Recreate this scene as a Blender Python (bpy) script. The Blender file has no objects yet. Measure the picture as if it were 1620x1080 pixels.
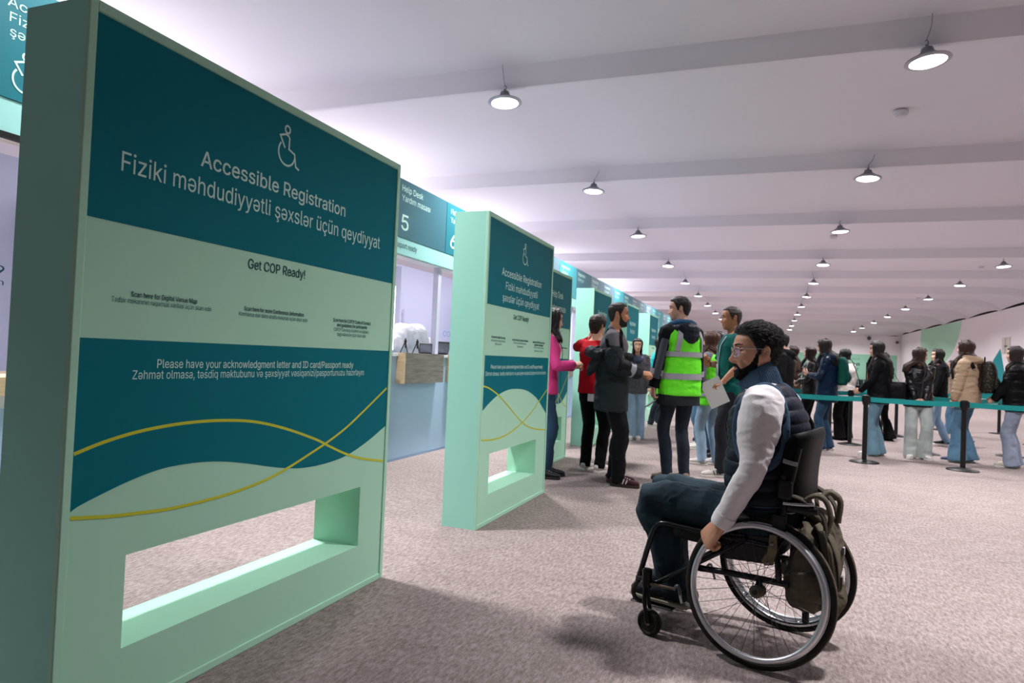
import bpy, math, random
import numpy as np
from mathutils import Vector, Matrix

# ------------------------------------------------------------------ camera, world, exposure
C = bpy.context.scene.collection
SC = bpy.context.scene
rad = math.radians
CAM_H = 1.22
def make_camera():
    f, roll = 1080.0, 0.043
    pitch = math.atan(24*math.cos(math.atan(roll))/f); yaw = rad(20.756)
    fwd = Vector((-math.sin(yaw)*math.cos(pitch), math.cos(yaw)*math.cos(pitch), math.sin(pitch)))
    right = Vector((math.cos(yaw), math.sin(yaw), 0)); up = right.cross(fwd)
    a = math.atan(roll)
    r2 = right*math.cos(a)+up*math.sin(a); u2 = up*math.cos(a)-right*math.sin(a)
    cd = bpy.data.cameras.new('camera'); cd.sensor_width = 36; cd.lens = 24
    cd.clip_start = .05; cd.clip_end = 300
    cd.dof.use_dof = True; cd.dof.focus_distance = 2.95; cd.dof.aperture_fstop = 6.3
    o = bpy.data.objects.new('camera', cd); C.objects.link(o)
    m = Matrix((r2, u2, -fwd)).transposed().to_4x4(); m.translation = (0, 0, CAM_H)
    o.matrix_world = m; SC.camera = o
make_camera()
SC.view_settings.view_transform = 'Standard'; SC.view_settings.look = 'None'
SC.view_settings.exposure = 0.0; SC.view_settings.gamma = 1; SC.view_settings.use_curve_mapping = False
W = bpy.data.worlds.new('world'); SC.world = W; W.use_nodes = True
W.node_tree.nodes['Background'].inputs[0].default_value = (.80, .78, .86, 1)
W.node_tree.nodes['Background'].inputs[1].default_value = 0.05

LAMP_W = 135.0          # one high-bay pendant
LAMP_SPREAD = 118
BAY_Y = [-6.4, -1.5, 3.5, 8.2, 12.95, 17.8, 23.4, 28.4, 33.7, 39.1, 44.8, 50.4, 56.6, 62.2]
ROW_X = [-8.3, -3.33, 1.45, 6.37]
def area_lamp(name, loc, size, watts, col=(1, .965, .985), rot=(0, 0, 0), shape='DISK', size_y=None, parent=None, spread=180):
    l = bpy.data.lights.new(name, 'AREA'); l.shape = shape; l.size = size
    if size_y: l.size_y = size_y
    l.energy = watts; l.color = col; l.spread = rad(spread)
    o = bpy.data.objects.new(name, l); C.objects.link(o); o.location = loc; o.rotation_euler = rot
    if parent: o.parent = parent
    return o
# unseen uplights added to brighten the tent roof over the desks, and strip lamps inside the booths
for i, yy in enumerate((0.5, 6, 11.5, 17, 24, 32, 41)):
    area_lamp('added_roof_uplight', (-8.4, yy, 3.1), 1.4, 75+45*min(yy, 14)/14, (.96, .95, 1), (rad(180), rad(12), 0), 'RECTANGLE', 3.0)
    area_lamp('booth_downlight', (-5.4, yy, 3.25), .9, 46, (.93, .95, 1), (0, 0, 0), 'RECTANGLE', 4.2)

# ------------------------------------------------------------------ mesh helpers
class MB:
    def __init__(s): s.v = []; s.f = []; s.m = []; s.n = 0
    def add(s, v, f, mi=0):
        v = np.asarray(v, float).reshape(-1, 3); o = s.n
        s.v.append(v); s.n += len(v)
        for q in f: s.f.append([i+o for i in q]); s.m.append(mi)
        return s
    def box(s, lo, hi, mi=0, M=None):
        x0, y0, z0 = lo; x1, y1, z1 = hi
        v = [(x0,y0,z0),(x1,y0,z0),(x1,y1,z0),(x0,y1,z0),(x0,y0,z1),(x1,y0,z1),(x1,y1,z1),(x0,y1,z1)]
        if M is not None: v = [tuple(M @ Vector(p)) for p in v]
        return s.add(v, [(0,3,2,1),(4,5,6,7),(0,1,5,4),(1,2,6,5),(2,3,7,6),(3,0,4,7)], mi)
    def tube(s, P, R, n=14, ref=(0,1,0), sub=1, cap=True, mi=0, sup=2.0, closed=False):
        P = np.asarray(P, float); R = np.asarray(R, float)
        if R.ndim == 0: R = np.full((len(P), 2), float(R))
        if R.ndim == 1: R = np.stack([R, R], 1)
        D = np.concatenate([P, R], 1)
        if sub > 1: D = catmull(D, sub, closed)
        P, R = D[:, :3], np.maximum(D[:, 3:5], 1e-4)
        k = len(P)
        if closed: T = np.roll(P, -1, 0)-np.roll(P, 1, 0)
        else:
            T = np.empty_like(P); T[1:-1] = P[2:]-P[:-2]; T[0] = P[1]-P[0]; T[-1] = P[-1]-P[-2]
        T /= np.linalg.norm(T, axis=1)[:, None]+1e-12
        if ref is None:          # rotation minimising frame
            b0 = np.cross(T[0], [0.31, .77, .55]); B = [b0/np.linalg.norm(b0)]
            for i in range(1, k):
                b = B[-1]-T[i]*(B[-1]@T[i]); B.append(b/np.linalg.norm(b))
            B = np.array(B)
        else:
            ref = np.asarray(ref, float)
            if ref.ndim == 1: ref = np.tile(ref, (k, 1))
            elif len(ref) != k:
                ref = np.stack([np.interp(np.linspace(0, 1, k), np.linspace(0, 1, len(ref)), ref[:, j]) for j in range(3)], 1)
            B = ref-T*(ref*T).sum(1)[:, None]; B /= np.linalg.norm(B, axis=1)[:, None]+1e-12
        N = np.cross(T, B)
        a = np.arange(n)*2*math.pi/n
        ca, sa = np.cos(a), np.sin(a)
        e = 2.0/sup
        ca = np.sign(ca)*np.abs(ca)**e; sa = np.sign(sa)*np.abs(sa)**e
        v = P[:, None]+R[:, 0][:, None, None]*ca[None, :, None]*B[:, None]+R[:, 1][:, None, None]*sa[None, :, None]*N[:, None]
        f = []
        for i in range(k if closed else k-1):
            j = (i+1) % k
            for q in range(n):
                r = (q+1) % n
                f.append((i*n+q, i*n+r, j*n+r, j*n+q))
        v = v.reshape(-1, 3)
        if cap and not closed:
            v = np.concatenate([v, P[:1], P[-1:]])
            for q in range(n):
                r = (q+1) % n
                f.append((k*n, r, q)); f.append((k*n+1, (k-1)*n+q, (k-1)*n+r))
        return s.add(v, f, mi)
    def lathe(s, prof, n=24, c=(0,0,0), M=None, mi=0):       # prof: (radius, height) pairs about +z
        a = np.arange(n)*2*math.pi/n; v = []
        for r, z in prof: v += [(r*math.cos(t), r*math.sin(t), z) for t in a]
        f = []
        for i in range(len(prof)-1):
            for q in range(n):
                r = (q+1) % n; f.append((i*n+q, i*n+r, (i+1)*n+r, (i+1)*n+q))
        f.append(tuple(range(n))[::-1]); f.append(tuple((len(prof)-1)*n+q for q in range(n)))
        v = np.array(v)+np.array(c)
        if M is not None: v = np.array([tuple(M @ Vector(p)) for p in v])
        return s.add(v, f, mi)
    def ball(s, c, r, n=12, m=8, mi=0, M=None):
        r = np.array(r if hasattr(r, '__len__') else (r, r, r), float); v = []
        for i in range(m+1):
            e = -math.pi/2+math.pi*i/m
            for q in range(n):
                t = 2*math.pi*q/n; v.append((math.cos(e)*math.cos(t), math.cos(e)*math.sin(t), math.sin(e)))
        v = np.array(v)*r
        if M is not None: v = v @ np.array(M.to_3x3()).T
        f = [(i*n+q, i*n+(q+1) % n, (i+1)*n+(q+1) % n, (i+1)*n+q) for i in range(m) for q in range(n)]
        return s.add(v+np.array(c), f, mi)
    def poly(s, pts, axis_off, mi=0):                          # flat n-gon -> prism along axis_off
        p = np.asarray(pts, float); o = np.asarray(axis_off, float); n = len(p)
        f = [tuple(range(n))[::-1], tuple(range(n, 2*n))]+[(i, (i+1) % n, n+(i+1) % n, n+i) for i in range(n)]
        return s.add(np.concatenate([p, p+o]), f, mi)
    def xf(s, M):
        A = np.array(M); s.v = [x @ A[:3, :3].T+A[:3, 3] for x in s.v]; return s
    def mesh(s, name='m', angle=40):
        me = bpy.data.meshes.new(name)
        me.from_pydata(np.concatenate(s.v).tolist() if s.v else [], [], s.f); 
        me.polygons.foreach_set('material_index', s.m)
        me.validate(); me.update()
        smooth(me, angle)
        return me
def smooth(me, angle=40):
    me.polygons.foreach_set('use_smooth', [True]*len(me.polygons))
    if angle < 180: me.set_sharp_from_angle(angle=rad(angle))
def catmull(D, sub, closed=False):
    k = len(D)
    if closed: E = np.concatenate([D[-1:], D, D[:2]])
    else: E = np.concatenate([2*D[:1]-D[1:2], D, 2*D[-1:]-D[-2:-1]])
    out = []
    for i in range(k if closed else k-1):
        p0, p1, p2, p3 = E[i], E[i+1], E[i+2], E[i+3]
        for j in range(sub):
            t = j/sub
            out.append(.5*(2*p1+(p2-p0)*t+(2*p0-5*p1+4*p2-p3)*t*t+(3*p1-p0-3*p2+p3)*t**3))
    if not closed: out.append(D[-1])
    return np.array(out)
def obj(name, mb, mats, parent=None, loc=None, rot=None, angle=40):
    me = mb.mesh(name, angle) if isinstance(mb, MB) else mb
    if len(me.materials): me.materials.clear()
    for m in (mats if isinstance(mats, (list, tuple)) else [mats]): me.materials.append(m)
    o = bpy.data.objects.new(name, me); C.objects.link(o)
    if parent: o.parent = parent
    if loc is not None: o.location = loc
    if rot is not None: o.rotation_euler = rot
    return o
def tag(o, label=None, cat=None, group=None, kind=None):
    if label: o['label'] = label
    if cat: o['category'] = cat
    if group: o['group'] = group
    if kind: o['kind'] = kind
    return o
def empty(name, loc=(0,0,0), rotz=0):
    o = bpy.data.objects.new(name, None); C.objects.link(o); o.location = loc; o.rotation_euler = (0, 0, rotz); o.empty_display_size = .1
    return o
def struct(name, mb, mats, parent=None):
    o = obj(name, mb, mats, parent, angle=30); o['kind'] = 'structure'; return o
def copy_tree(o, parent=None):
    c = o.copy(); C.objects.link(c)
    if parent: c.parent = parent
    for ch in list(o.children): copy_tree(ch, c)
    return c
def bevel(o, w=.004, seg=2):
    m = o.modifiers.new('bevel', 'BEVEL'); m.width = w; m.segments = seg; m.limit_method = 'ANGLE'; m.angle_limit = rad(40); return o
def remesh(mb, voxel, it=3, fac=.5):
    me = mb.mesh('tmp', 180); o = bpy.data.objects.new('tmp', me); C.objects.link(o)
    m = o.modifiers.new('r', 'REMESH'); m.mode = 'VOXEL'; m.voxel_size = voxel
    if it: q = o.modifiers.new('s', 'SMOOTH'); q.iterations = it; q.factor = fac
    dg = bpy.context.evaluated_depsgraph_get(); dg.update()
    r = bpy.data.meshes.new_from_object(o.evaluated_get(dg))
    bpy.data.objects.remove(o); bpy.data.meshes.remove(me)
    r.materials.clear(); smooth(r, 180)
    return r
def get_co(me):
    a = np.empty(len(me.vertices)*3); me.vertices.foreach_get('co', a); return a.reshape(-1, 3)
def get_no(me):
    a = np.empty(len(me.vertices)*3); me.vertices.foreach_get('normal', a); return a.reshape(-1, 3)
def set_co(me, a): me.vertices.foreach_set('co', a.ravel()); me.update()
def vnoise(P, seed=0):
    P = np.asarray(P, float); i = np.floor(P).astype(np.int64); f = P-i; u = f*f*(3-2*f); out = 0
    for dx in (0, 1):
        for dy in (0, 1):
            for dz in (0, 1):
                h = ((i[:, 0]+dx)*374761393+(i[:, 1]+dy)*668265263+(i[:, 2]+dz)*1274126177+seed*974711) & 0x7fffffff
                h = ((h ^ (h >> 13))*1103515245+12345) & 0x7fffffff
                h = (h ^ (h >> 16)) & 0xffff
                w = (u[:, 0] if dx else 1-u[:, 0])*(u[:, 1] if dy else 1-u[:, 1])*(u[:, 2] if dz else 1-u[:, 2])
                out = out+w*(h/32767.5-1)
    return out
def folds(me, amp, fr=(7, 7, 12), seed=0, ridge=.5):
    co, no = get_co(me), get_no(me); q = co*np.array(fr)
    q = q+.6*np.stack([vnoise(co*5, seed+9), vnoise(co*5, seed+11), vnoise(co*5, seed+13)], 1)
    n1 = vnoise(q, seed); n2 = vnoise(q*2.1, seed+3)
    n3 = vnoise(q*np.array([2.6, 2.6, 3.4])+.9*np.stack([n2, n1, n2], 1), seed+21)
    d = (1-ridge)*n1+ridge*(1-2.2*np.abs(n1))*.7+.35*n2+.42*ridge*(.5-1.6*np.abs(n3))
    set_co(me, co+no*(amp*d)[:, None]); return me

# ------------------------------------------------------------------ materials (procedural)
def lin(h):
    h = h.lstrip('#'); c = [int(h[i:i+2], 16)/255 for i in (0, 2, 4)]
    return tuple((x/12.92 if x <= .04045 else ((x+.055)/1.055)**2.4) for x in c)+(1,)
_M = {}
def mat(name, col, rough=.7, metal=0, bump=0, bscale=60, var=0, vscale=6, spec=.4, sub=0, stretch=(1,1,1), sheen=0, coat=0, emit=0, trans=0, alpha=1):
    if name in _M: return _M[name]
    m = bpy.data.materials.new(name); m.use_nodes = True; nt = m.node_tree; b = nt.nodes['Principled BSDF']
    c = lin(col) if isinstance(col, str) else tuple(col)+(1,)
    b.inputs['Base Color'].default_value = c; b.inputs['Roughness'].default_value = rough; b.inputs['Metallic'].default_value = metal
    b.inputs['Specular IOR Level'].default_value = spec
    if sub: b.inputs['Subsurface Weight'].default_value = sub; b.inputs['Subsurface Radius'].default_value = (.012, .005, .003)
    if sheen: b.inputs['Sheen Weight'].default_value = sheen
    if coat: b.inputs['Coat Weight'].default_value = coat
    if trans: b.inputs['Transmission Weight'].default_value = trans
    if alpha < 1: b.inputs['Alpha'].default_value = alpha
    if emit: b.inputs['Emission Color'].default_value = c; b.inputs['Emission Strength'].default_value = emit
    if bump or var:
        tc = nt.nodes.new('ShaderNodeTexCoord'); mp = nt.nodes.new('ShaderNodeMapping'); mp.inputs['Scale'].default_value = stretch
        nt.links.new(tc.outputs['Object'], mp.inputs['Vector'])
    if bump:
        n = nt.nodes.new('ShaderNodeTexNoise'); n.inputs['Scale'].default_value = bscale; n.inputs['Detail'].default_value = 4
        bp = nt.nodes.new('ShaderNodeBump'); bp.inputs['Strength'].default_value = bump; bp.inputs['Distance'].default_value = .01
        nt.links.new(mp.outputs[0], n.inputs['Vector']); nt.links.new(n.outputs['Fac'], bp.inputs['Height']); nt.links.new(bp.outputs[0], b.inputs['Normal'])
    if var:
        n = nt.nodes.new('ShaderNodeTexNoise'); n.inputs['Scale'].default_value = vscale; n.inputs['Detail'].default_value = 5
        r = nt.nodes.new('ShaderNodeValToRGB'); r.color_ramp.elements[0].position = .3; r.color_ramp.elements[1].position = .7
        r.color_ramp.elements[0].color = tuple(x*(1-var) for x in c[:3])+(1,); r.color_ramp.elements[1].color = tuple(min(1, x*(1+var)) for x in c[:3])+(1,)
        nt.links.new(mp.outputs[0], n.inputs['Vector']); nt.links.new(n.outputs['Fac'], r.inputs[0]); nt.links.new(r.outputs[0], b.inputs['Base Color'])
    _M[name] = m; return m
def carpet():
    m = bpy.data.materials.new('carpet'); m.use_nodes = True; nt = m.node_tree; b = nt.nodes['Principled BSDF']; N = nt.nodes.new; L = nt.links.new
    b.inputs['Roughness'].default_value = .95; b.inputs['Specular IOR Level'].default_value = .1
    tc = N('ShaderNodeTexCoord')
    def noise(scale, stretch, det=4, rgh=.6):
        mp = N('ShaderNodeMapping'); mp.inputs['Scale'].default_value = stretch; L(tc.outputs['Object'], mp.inputs[0])
        n = N('ShaderNodeTexNoise'); n.inputs['Scale'].default_value = scale; n.inputs['Detail'].default_value = det; n.inputs['Roughness'].default_value = rgh
        L(mp.outputs[0], n.inputs['Vector']); return n.outputs['Fac']
    def ramp(s, a, c0, c1, e=None):
        r = N('ShaderNodeValToRGB'); r.color_ramp.elements[0].position = a; r.color_ramp.elements[1].position = e if e else a+.2
        r.color_ramp.elements[0].color = c0; r.color_ramp.elements[1].color = c1; L(s, r.inputs[0]); return r.outputs[0]
    def mix(kind, f, a, bb):
        x = N('ShaderNodeMix'); x.data_type = 'RGBA'; x.blend_type = kind; x.inputs[0].default_value = f if not hasattr(f, 'links') else 0
        if hasattr(f, 'links'): L(f, x.inputs[0])
        L(a, x.inputs[6]); L(bb, x.inputs[7]); return x.outputs[2]
    base = ramp(noise(60, (1, .34, 1), 5, .75), .33, lin('7a6d69'), lin('b3a6a3'), .66)
    strk = ramp(noise(46, (2.6, .16, 1), 4, .6), .58, (0, 0, 0, 1), (.62, .62, .62, 1), .70)
    light = N('ShaderNodeRGB'); light.outputs[0].default_value = lin('c4b8b6')
    c1 = N('ShaderNodeMix'); c1.data_type = 'RGBA'; L(strk, c1.inputs[0]); L(base, c1.inputs[6]); L(light.outputs[0], c1.inputs[7])
    fine = ramp(noise(230, (1, .6, 1), 2, .6), .3, (.72, .72, .72, 1), (1, 1, 1, 1), .65)
    c2 = mix('MULTIPLY', 1.0, c1.outputs[2], fine)
    blot = ramp(noise(4.5, (1, 1, 1), 3, .5), .35, (.90, .89, .89, 1), (1, 1, 1, 1), .65)
    c3 = mix('MULTIPLY', 1.0, c2, blot)
    L(c3, b.inputs['Base Color'])
    bp = N('ShaderNodeBump'); bp.inputs['Strength'].default_value = .5; bp.inputs['Distance'].default_value = .004
    L(noise(260, (1, .5, 1), 3, .6), bp.inputs['Height']); L(bp.outputs[0], b.inputs['Normal'])
    return m
def wood(name, c0, c1, sc=(1.2, .8, 14)):
    m = bpy.data.materials.new(name); m.use_nodes = True; nt = m.node_tree; b = nt.nodes['Principled BSDF']; N = nt.nodes.new; L = nt.links.new
    b.inputs['Roughness'].default_value = .5
    tc = N('ShaderNodeTexCoord'); mp = N('ShaderNodeMapping'); mp.inputs['Scale'].default_value = sc; L(tc.outputs['Object'], mp.inputs[0])
    n = N('ShaderNodeTexNoise'); n.inputs['Scale'].default_value = 4; n.inputs['Detail'].default_value = 7; n.inputs['Distortion'].default_value = .8
    r = N('ShaderNodeValToRGB'); r.color_ramp.elements[0].position = .3; r.color_ramp.elements[1].position = .7
    r.color_ramp.elements[0].color = lin(c0); r.color_ramp.elements[1].color = lin(c1)
    L(mp.outputs[0], n.inputs['Vector']); L(n.outputs['Fac'], r.inputs[0]); L(r.outputs[0], b.inputs['Base Color']); return m

LIT_SIDE = mat('cool_lit_mint_side', 'a6e6d2', .75, bump=.06, bscale=400, spec=.25)  # mint of the sign sides, shifted cooler to hold the bluish light there
MINT = mat('mint_fabric', 'b2e5c9', .75, bump=.06, bscale=400, spec=.15)
TEAL = mat('teal_print', '00737f', .62, bump=.05, bscale=300, spec=.1)
PALE = mat('pale_lettering', 'cbf2e6', .7)
INK = mat('dark_teal_lettering', '0b4a55', .7)
YEL = mat('yellow_line_print', 'c9cf2c', .6)
WHITE = mat('white_paint', 'dedbe0', .7)
WALLW = mat('white_wall_fabric', 'e8e4e7', .85, bump=.08, bscale=14, stretch=(6, 6, .2))
CEIL = mat('white_tent_lining', 'dcd8e0', .9, bump=.05, bscale=5)
BLACK = mat('black_plastic', '0b0b0d', .45)
BLACKM = mat('black_metal', '08090b', .32, metal=.3)
STEEL = mat('polished_aluminium', 'c3c5ca', .22, metal=1)
GREYM = mat('grey_metal', '77787c', .35, metal=.9)
CARPET = carpet()
VOID = mat('gap_darkness', '15141a', .95)  # near-black that stands in for the unlit void behind the roof gaps

# ------------------------------------------------------------------ the hall
XL, XR, YN, YF = -12.5, 10.35, -9.0, 66.0
struct('floor', MB().add([(XL, YN, 0), (XR+.3, YN, 0), (XR+.3, YF+.3, 0), (XL, YF+.3, 0)], [(0, 1, 2, 3)]), CARPET)
def ceiling():
    xs = [XL, -8, -4, 0, 4, 8, 9.3, 9.9, XR+.02]; ys = []; v = []; f = []
    edges = [YN]+BAY_Y+[YF]
    for a, b in zip(edges[:-1], edges[1:]):
        for k in range(6): ys.append((a+(b-a)*k/6, math.sin(math.pi*k/6)))
    ys.append((YF, 0))
    for y, t in ys:
        for x in xs:
            z = 4.97+.10*t-(.62*max(0, (y-62.2)/3.8))
            if x > 9: z = z-(z-4.50-.09*t)*((x-9)/1.37)**2 if x < XR else min(z, 4.50+.09*t)
            v.append((x, y, z))
    n = len(xs)
    for i in range(len(ys)-1):
        for j in range(n-1): f.append((i*n+j, (i+1)*n+j, (i+1)*n+j+1, i*n+j+1))
    o = struct('ceiling', MB().add(v, f), CEIL); smooth(o.data, 50)
    for y in BAY_Y[:-1]:
        mb = MB(); pts = [(XL, 4.70), (-3, 4.715), (3, 4.70), (8.8, 4.69), (9.5, 4.62), (XR, 4.42)]
        vv = []; 
        for x, z in pts:
            top = 5.02 if x < 9 else (4.95 if x < 10 else 4.6)
            vv += [(x, y, z), (x, y-.10, top), (x, y+.10, top), (x, y+.06, z)]
        ff = [(4*i+a, 4*i+(a+1) % 4, 4*i+4+(a+1) % 4, 4*i+4+a) for i in range(len(pts)-1) for a in range(4)]+[(3, 2, 1, 0), tuple(4*(len(pts)-1)+k for k in range(4))]
        struct('ceiling_beam', mb.add(vv, ff), CEIL)
ceiling()
wl = struct('wall_left', MB().box((XL-.1, YN, 0), (XL, YF, 5.2)), WALLW)
wr = struct('wall_right', MB().box((XR, YN, 0), (XR+.12, YF+.1, 4.47)), WALLW)
wf = struct('wall_back', MB().box((XL, YF, 0), (XR+.12, YF+.12, 4.36)), WALLW)
struct('wall_front', MB().box((XL, YN-.1, 0), (XR, YN, 5.2)), WALLW)
struct('trim_1', MB().box((XR+.14, YN, 4.0), (XR+.2, YF, 5.3)).box((XR-.6, YN, 5.2), (XR+.2, YF, 5.25)), VOID)  # dark sheets added behind wall tops, so the gaps read as dark void
struct('trim_2', MB().box((XL, YF+.14, 4.0), (XR, YF+.2, 5.3)), VOID)
# painted shapes on the right hand wall and the far wall
WG = mat('pale_green_wall_print', 'a9d8bd', .8); WT = mat('teal_wall_print', '0a8a90', .8); WLIL = mat('pale_lilac_wall_print', 'c9c5d2', .8)
def wall_shape(name, pts, m, dx): obj(name, MB().poly([(XR-dx, y, z) for y, z in pts], (-.006, 0, 0)), m, wr)
wall_shape('wall_graphic', [(57.8, .02), (57.8, 4.44), (46.3, 4.44), (46.6, 3.9), (46.95, 3.5), (47.6, 3.05), (48.6, 2.5), (50, 2.1), (52, 1.6), (53.5, .02)], WG, 0.0)
wall_shape('wall_graphic', [(50.2+3.1*math.cos(t), .9+1.15*math.sin(t)) for t in np.linspace(0, math.pi, 24)], WLIL, .007)
wall_shape('wall_graphic', [(37.45, .02), (40.95, .02), (41.0, .8), (40.75, 1.7), (40.1, 2.1), (39.05, 2.62), (38.75, 2.1), (38.2, 1.2)], WT, 0.0)
def far_shape(name, x0, x1, z0, z1, m, d=.008, kids=None): return obj(name, MB().box((x0, YF-d, z0), (x1, YF-d+.006, z1)), m, wf)
far_shape('wall_graphic', -1.2, 10.1, .55, 2.72, mat('green_wall_print', '93cbb0', .8))
o = far_shape('poster', 7.86, 9.3, .52, 1.98, mat('orange_print', 'f59332', .7), .06)
obj('poster_frame', MB().box((7.76, YF-.05, .5), (7.86, YF, 1.98)).box((7.76, YF-.05, 1.98), (9.4, YF, 2.04)), BLACK, wf)
def put(name, mb, m, label, cat, group=None, bev=0):
    o = obj(name, mb, m); tag(o, label, cat, group)
    if bev: bevel(o, bev)
    return o
def load_font():
    # the sans serif that ships inside Blender; its default font otherwise
    try:
        import os
        return bpy.data.fonts.load(os.path.join(bpy.utils.system_resource('DATAFILES', path='fonts'), 'Inter.woff2')), .509
    except Exception: return None, .73
FONT, CAPH = load_font()
from mathutils.geometry import delaunay_2d_cdt
_G = {}
def glyph(ch):
    """one character as a list of (points, triangles), one entry per outer contour, and its advance width"""
    if ch in _G: return _G[ch]
    def outline(t):
        c = bpy.data.curves.new('t', 'FONT'); c.body = t; c.size = 1; c.resolution_u = 3; c.fill_mode = 'NONE'
        if FONT: c.font = FONT
        o = bpy.data.objects.new('t', c); C.objects.link(o); dg = bpy.context.evaluated_depsgraph_get(); dg.update()
        me = bpy.data.meshes.new_from_object(o.evaluated_get(dg)); co = get_co(me)[:, :2].copy(); ed = [tuple(e.vertices) for e in me.edges]
        bpy.data.objects.remove(o); bpy.data.curves.remove(c); bpy.data.meshes.remove(me); return co, ed
    co, ed = outline('e' if ch == 'ə' else ch)
    nb = {}
    for a, b in ed: nb.setdefault(a, []).append(b); nb.setdefault(b, []).append(a)
    loops = []; seen = set()
    for a in nb:
        if a in seen: continue
        lp = [a]; seen.add(a); cur = a
        while True:
            nx = [q for q in nb[cur] if q not in seen]
            if not nx: break
            cur = nx[0]; seen.add(cur); lp.append(cur)
        if len(lp) > 2: loops.append(co[lp])
    if ch == 'ə':
        al = np.concatenate(loops); c0 = (al.min(0)+al.max(0))/2; loops = [2*c0-l for l in loops]
    def inside(p, L):
        x, y = p; r = False; n = len(L)
        for k in range(n):
            (x0, y0), (x1, y1) = L[k], L[(k+1) % n]
            if (y0 > y) != (y1 > y) and x < (x1-x0)*(y-y0)/(y1-y0)+x0: r = not r
        return r
    par = [[j for j in range(len(loops)) if j != i and np.mean([inside(p+np.array([1.3e-4, 1.7e-4]), loops[j]) for p in loops[i]]) > .97] for i in range(len(loops))]
    out = []
    for i, L in enumerate(loops):
        if len(par[i]) % 2: continue
        poly = [L]+[loops[j] for j in range(len(loops)) if len(par[j]) % 2 and i in par[j]]
        pv = []; pe = []
        for q in poly:
            o0 = len(pv); k = len(q); pv += [Vector((float(x), float(y))) for x, y in q]; pe += [(o0+a, o0+(a+1) % k) for a in range(k)]
        rv, _, rf, *_r = delaunay_2d_cdt(pv, pe, [], 0, 1e-5); P = np.array([tuple(v) for v in rv]); T = []
        for f in rf:
            if sum(inside(P[list(f)].mean(0)+1e-6, q) for q in poly) % 2 == 0: continue
            a, b, c = f[:3]; cr = (P[b][0]-P[a][0])*(P[c][1]-P[a][1])-(P[b][1]-P[a][1])*(P[c][0]-P[a][0])
            T.append(tuple(f) if cr > 0 else tuple(f)[::-1])
        out.append((P, T))
    _G[ch] = out; return out
_ADV = {}
def advance(ch):
    if ch not in _ADV:
        def wd(t):
            c = bpy.data.curves.new('t', 'FONT'); c.body = t; c.size = 1
            if FONT: c.font = FONT
            o = bpy.data.objects.new('t', c); C.objects.link(o); bpy.context.view_layer.update(); x = o.dimensions[0]; bpy.data.objects.remove(o); bpy.data.curves.remove(c); return x
        t = 'e' if ch == 'ə' else ch
        _ADV[ch] = wd('H'+t+'H')-wd('HH')
    return _ADV[ch]
def text(parent, s, u0, u1, base, cap, plane, m, bold=0, name='lettering', axis='x'):
    """Lettering as flat mesh: from u0 to u1 along the wall, baseline at height base, capital height cap."""
    x = 0; parts = []; lv = 0
    for ch in s:
        if ch != ' ':
            for P, T in glyph(ch): parts.append((P+np.array([x, 0]), T, lv % 4)); lv += 1
        x += advance(ch)
    allp = np.concatenate([p[0] for p in parts]); lo, hi = allp[:, 0].min(), allp[:, 0].max()
    mb = MB(); w = bold*cap*.55
    for i, (p, q) in enumerate(((0, 0), (1, .5), (-1, -.5), (-.6, 1), (.6, -1)) if bold else ((0, 0),)):
        for P, T, l in parts:
            u = u0+(P[:, 0]-lo)/(hi-lo)*(u1-u0)+p*w; z = base+P[:, 1]*cap/CAPH+q*w; e = np.full(len(u), plane+(1 if axis == 'x' else -1)*(i*4+l)*.00004)
            mb.add(np.stack([e, u, z], 1) if axis == 'x' else np.stack([u, e, z], 1), T)
    return obj(name, mb, m, parent)
text(wf, 'Azərbaycana', 3.3, 7.25, 1.74, .30, YF-.02, INK, .02, axis='y')
text(wf, 'xoş gəlmisiniz', 3.0, 7.2, 1.30, .30, YF-.02, mat('grey_teal_lettering', '3f8c86', .7), 0, axis='y')
text(wf, 'COP29', 6.3, 7.25, 2.22, .16, YF-.02, mat('grey_teal_lettering', '3f8c86', .7), 0, axis='y')
o = put('slatted_barrier', MB().box((4.2, YF-.6, .02), (9.6, YF-.55, .55)), mat('dark_barrier', '10282c', .7), 'dark barrier standing below the green printed band on the far wall', 'barrier')
for i, w in enumerate((4.6, 4.85, 5.3, 5.42, 5.95, 6.4, 6.55, 7.1, 7.5, 8.2)): obj('slat', MB().box((w, YF-.63, .04), (w+(.05 if i % 2 else .09), YF-.6, .53)), mat('grey_slats', '7a8a8a', .6), o)
put('wall_camera', MB().ball((7.9, YF-.25, 4.12), (.16, .16, .17)).box((7.86, YF-.2, 4.2), (7.94, YF, 4.3)), mat('grey_camera', '55525a', .5), 'grey dome camera near the top of the far wall', 'camera')
put('wall_camera', MB().box((9.95, YF-.3, 3.74), (10.15, YF, 3.94)), mat('grey_camera', '55525a', .5), 'small dark box camera high in the far right corner', 'camera', bev=.02)
o = put('fire_alarm', MB().box((XR-.06, 43.25, 2.72), (XR, 43.53, 2.90)), mat('red_plastic', '8e1626', .4), 'small dark red alarm box on the right hand wall', 'alarm', bev=.01)
o = put('switch_panel', MB().box((XR-.03, 37.6, 2.36), (XR, 38.2, 3.12)).box((XR-.03, 38.32, 2.36), (XR, 38.75, 3.12)), mat('cream_plastic', 'c9c4bb', .5), 'tall cream double panel on the right hand wall above the teal flame shape', 'panel')
obj('handle', MB().box((XR-.07, 38.0, 2.68), (XR-.03, 38.3, 2.74)), GREYM, o)
put('junction_box', MB().box((XR-.08, 40.9, 1.45), (XR, 41.5, 1.85)), mat('grey_box', '9a979f', .5), 'pale grey box on the wall left of the teal flame shape', 'box', bev=.01)
put('wall_switch', MB().box((XR-.05, 55.2, 1.25), (XR, 55.6, 1.62)), mat('grey_camera', '55525a', .5), 'small dark switch on the green part of the right hand wall', 'switch', bev=.01)

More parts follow.
